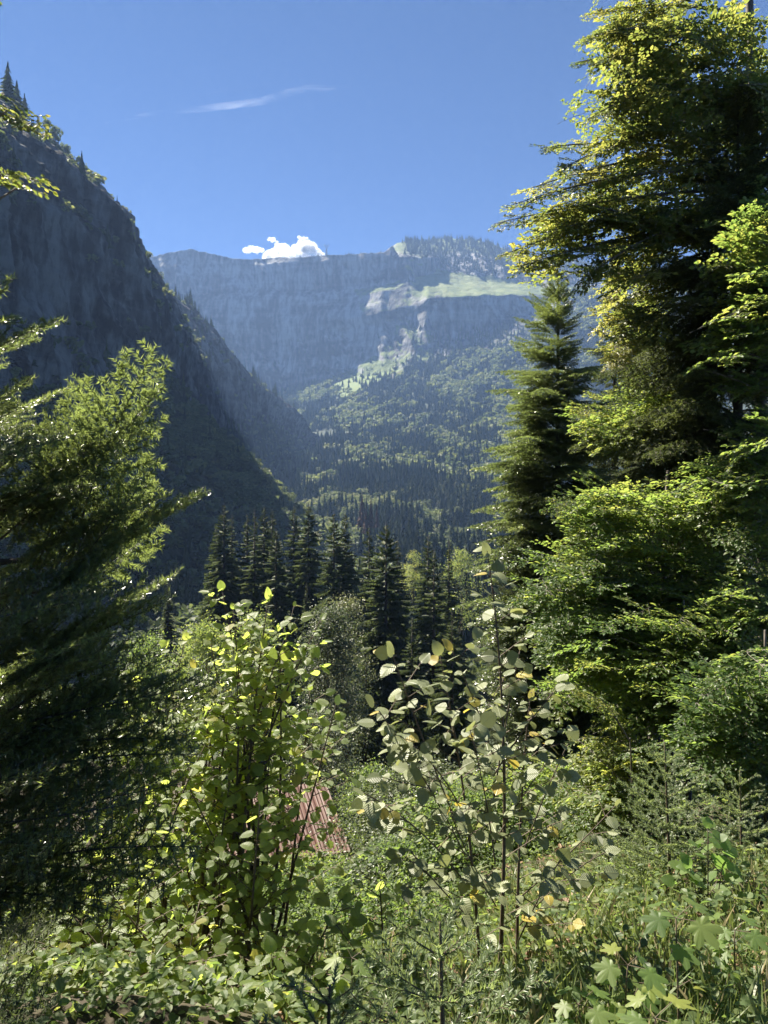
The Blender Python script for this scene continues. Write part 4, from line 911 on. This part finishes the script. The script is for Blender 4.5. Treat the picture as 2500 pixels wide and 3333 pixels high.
sp = poly_sprays(LR, 90, 5.4, 6.6, r1, at(770, 720, 6.2), (.5, .85), spread=.4)
spray_tree('young_beech_tree', 'young beech with pale glossy leaves at the right edge behind the little spruces', tobase(768, 6.3), at(765, 630, 6.2), sp, M['beech_green'], 67, tr=.035, tint=.42, limbs=.4)
YB = [(590, 735), (618, 712), (650, 715), (668, 745), (660, 800), (640, 835), (590, 838), (566, 815), (572, 770)]
sp = poly_sprays(YB, 80, 6.2, 7.4, r1, at(630, 800, 6.8), (.45, .8), spread=.5)
for a, b, n in [((632, 740, 6), (575, 690, 5.9), 5)]:
    s_, g_ = limb_sprays(a, b, r1, n, sc_=(.25, .4)); sp += s_
spray_tree('young_beech_tree', 'young yellow green beech with a thin upright stem, left of the little spruce', tobase(636, 6.4), at(630, 738, 6), sp, M['beech_green'], 68, tr=.018, tint=.68, limbs=.4)
FB_ = [(548, 640), (600, 610), (680, 590), (768, 590), (790, 700), (768, 770), (700, 745), (650, 722), (590, 716), (556, 690)]
sp = poly_sprays(FB_, 120, 6.5, 7.5, r1, at(700, 720, 7.4), (.5, .85), spread=.5)
spray_tree('beech_tree', 'low spreading beech with small bright leaves in front of the broad leafy beech', tobase(690, 7.4), at(684, 600, 7.3), sp, M['beech_green'], 69, tr=.035, tint=.55, limbs=.3)
# beech twigs reaching in at the top left
s1 = rngf(71); BB = [leafy_spray(s1, .45, serrate(lambda y: .34*(math.sin(math.pi*min(1, y**.85)))**.7 if 0 < y < 1 else .01, 7, tooth=.012), .046, twig=.06, lsp=.03, ratio=.4) for _ in range(3)]
sp = []
for a, b, n in [((-90, 80, 2.6), (58, 134, 2.4), 9), ((-90, 190, 2.6), (58, 172, 2.4), 9), ((-90, 150, 2.7), (40, 186, 2.5), 7), ((-90, 60, 2.6), (28, 112, 2.5), 7), ((-90, -20, 2.6), (16, 2, 2.4), 4), ((-80, 120, 2.7), (-5, 150, 2.6), 6)]:
    s_, g_ = limb_sprays(a, b, s1, n, sag=.03, sc_=(.35, .6)); sp += s_
spray_tree('beech_tree', 'beech just outside the frame whose twigs hang in at the top left', tobase(-260, 2.9), at(-230, -60, 2.9), sp, M['beech'], 72, tr=.05, tpls=BB, tint=.5, limbs=.5)
# ================================================================== hazels
def hazel(name, label, base, stems, mat, seed, ls=.065, spacing=.05, yellow=0., tint=.5, side=.42, start=.25, stemr=.011, group=None, gap=.16):
    """stems: list of (base offset, tip) world points; leaves alternate on arching side twigs"""
    rng = rngf(seed); base = np.asarray(base, float); t = thing(name, label, 'shrub', base, group)
    LP, LD, LN, A, B = [], [], [], [], []
    def leafrow(o, e, l, f0=0.):
        d = nrm(e-o); q = f0; k = rng.integers(2)
        while q < l:
            s = 1 if k % 2 else -1; sd = nrm(np.cross(d, [0, 0, 1.])+1e-6); p = o+d*q; dr = nrm(sd*s*.9+d*.55+np.array([0, 0, -.1])+rng.normal(size=3)*.25); pe = p+dr*.018; A.append(p); B.append(pe); LP.append(pe); LD.append(nrm(dr+np.array([0, 0, -.35]))); LN.append(np.array([0, -.38, 1.])+rng.normal(size=3)*.42); k += 1; q += spacing*(.75+.5*rng.random())
        LP.append(e); LD.append(nrm(d+np.array([0, 0, -.2]))); LN.append(np.array([0, -.4, 1.])+rng.normal(size=3)*.4)
    for st_ in stems:
        o, e = st_[:2]; rk_ = st_[2] if len(st_) > 2 else 1.
        L = np.linalg.norm(e-o); mid = (o+e)/2+np.array([0, 0, .06*L])+(o*0+rng.normal(size=3)*.03*L); P = bez(o, mid, e, 14)
        obj('stem', tube(P, np.linspace(stemr*(.6+.25*L)*rk_, .002, 14), 6), M['twig'], t, True)
        q = start*L; k = rng.integers(2)
        while q < L*.97:
            f = q/L; p = along(P, np.array([f]))[0]; d = nrm(along(P, np.array([min(1, f+.04)]))[0]-along(P, np.array([f-.04]))[0]); a = rng.random()*6.28 if k % 3 == 0 else (0 if k % 2 else np.pi)+rng.normal()*.5
            l = side*(1-f)**.6*(.4+.8*rng.random())+.03; dr = nrm(np.array([math.cos(a), .7*math.sin(a), 0])+d*.75); en = p+dr*l+np.array([0, 0, -.08*l]); 
            if l > .07: A.append(p); B.append(en); leafrow(p, en, l, .03)
            else: leafrow(p, en, .001)
            k += 1; q += gap*.62*(.6+.8*rng.random())*(.75+.6*(1-f))
        leafrow(along(P, np.array([.72]))[0], e, L*.28)
    n = len(LP); ti = tint+rng.normal(size=n)*.16; yl = rng.random(n) < yellow; ti = np.where(yl, .82+.18*rng.random(n), np.minimum(ti, .6))
    obj('twigs' if 0 else 'branchwork', sticks(np.array(A), np.array(B), .0024, .0014), M['twig'], t)
    obj('foliage', leaves(HAZEL, np.array(LP), np.array(LD), np.array(LN), ls*(.42+.75*rng.random(n)**.8), ti), mat, t, smooth=True, uv=True); return t
def stems_of(base, tips, rng, sp=.12): return [(base+rng.normal(size=3)*np.array([sp, sp*.6, 0.02]), at(*q)) for q in tips]
rh = rngf(81)
hb = tobase(505, 3.15)
mains = [(hb+[-.03, 0, 0], at(488, 556, 2.95)), (hb+[-.10, .03, 0], at(440, 655, 3.0)), (hb+[.06, .05, 0], at(530, 700, 3.15))]
st = [(a, b, 1.0) for a, b in mains]
for mi, f, tip in [(1, .45, (393, 655, 2.75)), (1, .4, (374, 704, 2.7)), (1, .3, (362, 792, 2.65)), (1, .55, (405, 740, 2.75)), (0, .5, (556, 690, 3.0)), (0, .55, (452, 650, 3.0)), (0, .35, (545, 765, 3.1)), (2, .3, (615, 806, 3.2)), (2, .2, (606, 852, 3.1)), (0, .3, (470, 730, 2.75)), (0, .45, (520, 650, 3.1)), (1, .2, (410, 850, 2.75)), (2, .45, (570, 740, 3.2)), (0, .2, (450, 810, 2.75)), (2, .15, (560, 860, 2.85))]:
    a, b = mains[mi]; st.append((a+(b-a)*f+np.array([0, 0, .03]), at(*tip), .5))
hazel('hazel_shrub', 'pale grey green hazel with scattered yellow leaves in the centre foreground', hb, st, M['hazel_pale'], 82, ls=.06, spacing=.046, yellow=.08, tint=.42, side=.24, start=.16, stemr=.009, gap=.15)
# the taller hazel clumps on the left
for k, (bx, bd, tips, lb, ti) in enumerate([
    (232, 3.5, [(222, 590, 3.5), (268, 600, 3.4), (294, 606, 3.4), (284, 640, 3.3), (250, 625, 3.6), (210, 640, 3.5), (236, 660, 3.3), (195, 668, 3.6), (262, 690, 3.5)], 'tall leaning hazel with the highest lit shoots, left of centre', .55),
    (270, 3.7, [(336, 704, 3.4), (310, 690, 3.7), (270, 745, 3.4), (255, 735, 3.4)], 'hazel leaning right in front of the red roofed shed', .5),
    (130, 3.9, [(165, 690, 3.9), (130, 675, 4.0), (100, 690, 3.9), (185, 640, 4.0), (60, 690, 4.0), (20, 690, 4.0), (150, 720, 3.8), (200, 720, 3.7), (-10, 700, 4)], 'backlit hazel glowing yellow green behind the dark fir branches', .62),
    (60, 3.6, [(40, 800, 3.6), (100, 820, 3.6), (150, 800, 3.6), (0, 850, 3.6), (80, 880, 3.4), (130, 870, 3.5), (20, 920, 3.4), (-20, 820, 3.6)], 'low hazel under the fir branches at the left edge', .58),
    (190, 3.2, [(190, 790, 3.3), (230, 780, 3.3), (160, 860, 3.2), (220, 850, 3.2), (250, 860, 3.3), (180, 920, 3.0), (275, 880, 3.2), (240, 930, 3.0), (205, 745, 3.4)], 'dense hazel thicket of many thin stems at the bottom left', .5),
    (205, 3.8, [(160, 745, 3.8), (185, 715, 3.8), (225, 700, 3.8), (250, 715, 3.7), (290, 690, 3.7), (318, 712, 3.7), (210, 760, 3.7), (175, 790, 3.7)], 'sunny hazel between the fir branches and the tall leaning hazel', .62)]):
    tips = tips+[(a+rh.normal()*20, c_+rh.uniform(8, 60), d_+rh.normal()*.15) for a, c_, d_ in tips[:(3, 0, 4, 4, 4, 0)[k]]]
    b = tobase(bx, bd); hazel('hazel_shrub', lb, b, stems_of(b, tips, rh, .16), M['hazel'], 90+k, ls=.052, spacing=.04, yellow=.05, tint=ti, side=.42, start=.34, gap=.135, group=None)
b = tobase(120, 2.9)
hazel('hazel_shrub', 'small leaved hazel thicket of thin dark stems along the bottom left edge of the view', b, stems_of(b, [(60, 900, 2.9), (100, 880, 3.0), (140, 890, 2.9), (170, 930, 2.8), (120, 950, 2.7), (70, 960, 2.7), (200, 900, 3.0), (30, 940, 2.8), (150, 985, 2.6), (100, 1000, 2.5), (210, 960, 2.7), (60, 1010, 2.5)], rh, .25), M['hazel'], 98, ls=.047, spacing=.04, yellow=.04, tint=.5, side=.3, gap=.10, stemr=.008)
b = tobase(300, 3.0)
hazel('hazel_shrub', 'low darker hazel regrowth at the bottom, left of the foreground spruce', b, stems_of(b, [(270, 950, 2.8), (310, 930, 2.9), (340, 900, 3.0), (360, 940, 2.8), (250, 985, 2.6), (300, 985, 2.5), (330, 970, 2.7), (380, 890, 3.2), (200, 980, 2.6)], rh, .2), M['hazel'], 97, ls=.058, spacing=.05, tint=.42, side=.3, gap=.10)
# ================================================================== young spruces
def young_spruce(name, label, base, top, R, seed, whorls=7, per=5, dens=800, nl=.017, nw=.002, mat='spruce', tint=.6, low=.12, up=.5):
    rng = rngf(seed); base = np.asarray(base, float); top = np.asarray(top, float); H = np.linalg.norm(top-base); ax = (top-base)/H; t = thing(name, label, 'sapling', base)
    N_, W_ = [], []
    for k in range(whorls):
        f = low+(.86-low)*(k/(whorls-1)); l = R*(1-f)**.8+.05
        a0 = rng.random()*6.28
        for j in range(per):
            a = a0+j*2*np.pi/per+rng.normal()*.2; L = l*(.8+.35*rng.random()); A, B, lev = conifer_segs(rng, L, spacing=.055, ratio=.42, maxside=.22, sub=.05, arch=(.0, .12), droop=-.05)
            n_ = needles(rng, A, B, dens, nl, nw, 'radial', .75, tint); w_ = wood_of(A, B, lev, (.0035, .0018, .0013)); q = up*(.4+.9*f)
            R_ = frames(np.array([[math.cos(a), math.sin(a), q]]), np.array([[0, 0, 1.]]))[0]; p = base+ax*H*f; N_.append(n_.xf(p, R_)); W_.append(w_.xf(p, R_))
    st = bez(base, (base+top)/2, top, 12); A, B = st[:-1], st[1:]
    N_.append(needles(rng, A[5:], B[5:], dens*1.2, nl, nw, 'radial', .8, tint))
    obj('trunk', tube(st, np.linspace(.006+.007*H, .003, 12), 7), M['twig'], t, True); obj('branchwork', join(W_), M['twig'], t); obj('needles', join(N_), M[mat], t); return t
M['young'] = leafmat('young_spruce_needle', [(.1, (.06, .1, .045)), (.5, (.12, .17, .075)), (.95, (.19, .24, .1))], [(.1, (.2, .32, .07)), (.5, (.36, .5, .1)), (.95, (.5, .6, .12))], .4, .4, .5)
young_spruce('young_spruce', 'young spruce as tall as a child, upright between the shrubs on the right', tobase(671, 4.3), at(664.5, 742, 4.3), .46, 101, whorls=8, per=6, dens=800, mat='young')
young_spruce('young_spruce', 'smaller spruce half hidden behind the young spruce on the right', tobase(742, 5.0), at(740, 770, 5.0), .36, 102, whorls=6, mat='young')
young_spruce('young_spruce', 'low spruce between the pale hazel and the young spruce', tobase(610, 4.9), at(608, 838, 4.9), .34, 103, whorls=5, mat='young')
fb = tobase(446, 1.75); fb[2] = at(446, 1060, 1.75)[2]-.25
young_spruce('young_spruce', 'small spruce tip with star like side shoots at the bottom centre', fb, at(440, 922, 1.75), .36, 104, whorls=4, per=6, dens=900, nl=.017, mat='young', low=.3, up=.55)
young_spruce('young_spruce', 'spruce seedling low in the bottom edge, left of the star like spruce tip', at(325, 1075, 1.7)-np.array([0, 0, .1]), at(330, 985, 1.7), .2, 105, whorls=3, per=5, dens=900, mat='young', low=.3)
# ================================================================== maple and other seedlings
def maple(name, label, base, nodes, seed, size=.1, tint=.5, stem=.004):
    """nodes: (height point, list of leaf azimuths)"""
    rng = rngf(seed); base = np.asarray(base, float); t = thing(name, label, 'sapling', base); top = nodes[0]; A, B, LP, LD, LN, LS = [], [], [], [], [], []
    P = bez(base, (base+top)/2+rng.normal(size=3)*.015, top, 9)
    for k, q in enumerate(nodes):
        for a in np.arange(2)*np.pi+rng.random()*3.1 if k else np.arange(4)*np.pi/2+.5:
            L = size*(.7+.5*rng.random()); d = np.array([math.cos(a), math.sin(a), .35]); e = q+d*L*.9; A.append(q); B.append(e); LP.append(e); LD.append(nrm(np.array([math.cos(a), math.sin(a), -.35+rng.normal()*.15]))); LN.append(np.array([0, -.15, 1])+rng.normal(size=3)*.2); LS.append(L)
    obj('stem', join([tube(P, np.linspace(stem, stem*.5, 9), 6), sticks(A, B, .0013, .001)]), M['twig'], t, True)
    n = len(LP); obj('foliage', leaves(MAPLE, np.array(LP), np.array(LD), np.array(LN), np.array(LS), tint+rng.normal(size=n)*.18), M['maple'], t, smooth=True, uv=True); return t
def maple_at(label, px, py, d, seed, size, extra=2, tint=.5, **k):
    b = tobase(px+4, d); top = at(px, py, d); return maple('maple_sapling', label, b, [top]+[b+(top-b)*f for f in np.linspace(.85, .55, extra)], seed, size, tint, **k)
maple_at('maple seedling with the largest palm shaped leaves on a tall bare stem, bottom right', 676, 918, 2.3, 111, .076, 2, .5)
maple_at('bushy maple seedling left of and below the largest leaved one', 628, 965, 2.25, 112, .062, 4, .55)
maple_at('yellowing maple seedling at the very bottom edge, right of centre', 655, 1018, 1.95, 113, .07, 2, .8)
maple_at('light green maple seedling in the grass near the right edge', 735, 930, 2.7, 114, .06, 3, .65)
maple_at('small maple seedling at the bottom, in front of the pale hazel', 578, 1004, 2.2, 115, .06, 3, .5)
maple_at('maple seedling in the lower left thicket, right of the dark fir sapling', 352, 958, 2.6, 116, .05, 3, .6)
b = tobase(708, 3.5)
hazel('hazel_plant', 'single leafy seedling with drooping oval leaves beside the young spruce', b, [(b, at(708, 828, 3.5)), (b, at(725, 850, 3.5)), (b, at(690, 868, 3.5))], M['maple'], 121, ls=.07, spacing=.06, tint=.6, side=.14, start=.4, stemr=.005, gap=.1)
# stump and log
rt = rngf(131); sb = tobase(566, 4.1); t = thing('tree_stump', 'old broken tree stump between the pale hazel and the little spruces', 'stump', sb)
a = np.linspace(0, 2*np.pi, 40, endpoint=False); r = .062*(1+.12*np.sin(a*5)+rt.normal(size=40)*.05); h = .17+.02*np.sin(a*3)+rt.normal(size=40)*.016
rings = [(1.5, -.05), (1.15, .04), (1, .1), (.97, 1)]; V = []
for s_, hh in rings: V.append(np.stack([r*s_*np.cos(a), r*s_*np.sin(a), np.where(hh == 1, h, hh)+0*a], -1))
V = np.array(V)+sb; g = gridmesh(np.concatenate([V, V[:, :1]], 1), np.full((4, 41), .5)); obj('bark', g, M['bark'], t, False)
top = Geo(np.concatenate([V[3]-[0, 0, .004], [sb+[0, 0, .15]]]), [(i, (i+1) % 40, 40) for i in range(40)]); obj('cut_face', top, plainmat('cut_wood', (.12, .08, .05), (.3, .22, .15), 40, .9, .5, .004), t)
p0 = tobase(540, 4.0)+[0, 0, .05]; lg = tube([p0, p0+[.09, .03, .01], p0+[.17, .05, 0]], [.025, .028, .022], 9); o = obj('log', lg, plainmat('bleached_wood', (.2, .18, .15), (.5, .46, .4), 25, .8, .4, .004, (.3, 1, 1)), origin=p0); tag(o, 'short bleached log lying in front of the stump', 'log')
# ================================================================== ground cover
rgr = rngf(141)
def ground_pts(n, d0, d1, u0, u1, rng, pw=1.4):
    d = d0+(d1-d0)*rng.random(n)**pw; u = rng.uniform(u0, u1, n); x = u*d; return np.stack([x, d, G(x, d)], -1)
P = ground_pts(46000, 1.3, 7, -.75, .75, rgr); kp_ = fbm(P[:, 0]*1.3, P[:, 1]*1.3, 2)+.25*(P[:, 0]/P[:, 1] > .1) > .03; P = P[kp_]; n = len(P)
BL = Geo([(-.03, 0, 0), (.03, 0, 0), (-.022, .5, .05), (.022, .5, .05), (0, 1, -.08)], [(0, 1, 3), (0, 3, 2), (2, 3, 4)])
d = np.stack([rgr.normal(size=n)*.5, rgr.normal(size=n)*.5, np.ones(n)*(.5+rgr.random(n))], -1); tt = np.where(rgr.random(n) < .13, .95, .4+.25*rgr.random(n))
o = obj('grass', leaves(BL, P-[0, 0, .01], d, rgr.normal(size=(n, 3)), .07+.2*rgr.random(n)**2, tt), M['grass']); tag(o, 'thin grass blades, part of them dry, on the sunlit slope at the bottom right', 'grass', kind='stuff')
P = ground_pts(60000, 1.3, 16, -.75, .75, rgr, 1.3); kp_ = fbm(P[:, 0]*.9, P[:, 1]*.9, 6) > -.12; P = P[kp_]; n = len(P); hgt = rgr.random(n)**1.5*(.12+.25*np.clip(fbm(P[:, 0]*.6, P[:, 1]*.6, 12)+.3, 0, 1)); P = P+np.stack([0*hgt, 0*hgt, hgt], -1)
P2 = ground_pts(60000, 8, 60, -.62, .5, rgr, 1.2); P2[:, 2] += rgr.random(len(P2))**1.4*.7; dd2 = .05+P2[:, 1]*.005
u2 = leaves(LOW, P2, rgr.normal(size=P2.shape)*[1, 1, .4], rgr.normal(size=P2.shape)*.5+[0, 0, 1], dd2*(.6+.8*rgr.random(len(P2))), .42+rgr.normal(size=len(P2))*.18)
o = obj('undergrowth', join([u2, leaves(MID, P, np.stack([rgr.normal(size=n), rgr.normal(size=n), -.2+.2*rgr.normal(size=n)], -1), rgr.normal(size=(n, 3))*.4+[0, 0, 1], .022+.028*rgr.random(n)*(1+P[:, 1]*.05), .5+rgr.normal(size=n)*.18)]), M['bush']); tag(o, 'low leafy herbs covering the forest slope', 'undergrowth', kind='stuff')
P = ground_pts(9000, 1.2, 8, -.15, .7, rgr); n = len(P)
o = obj('fallen_leaves', leaves(MID, P+[0, 0, .012], rgr.normal(size=(n, 3))*[1, 1, .2], rgr.normal(size=(n, 3))*.35+[0, 0, 1], .03+.035*rgr.random(n), rgr.random(n)), M['litter']); tag(o, 'brown fallen leaves lying between the grass', 'leaf litter', kind='stuff')
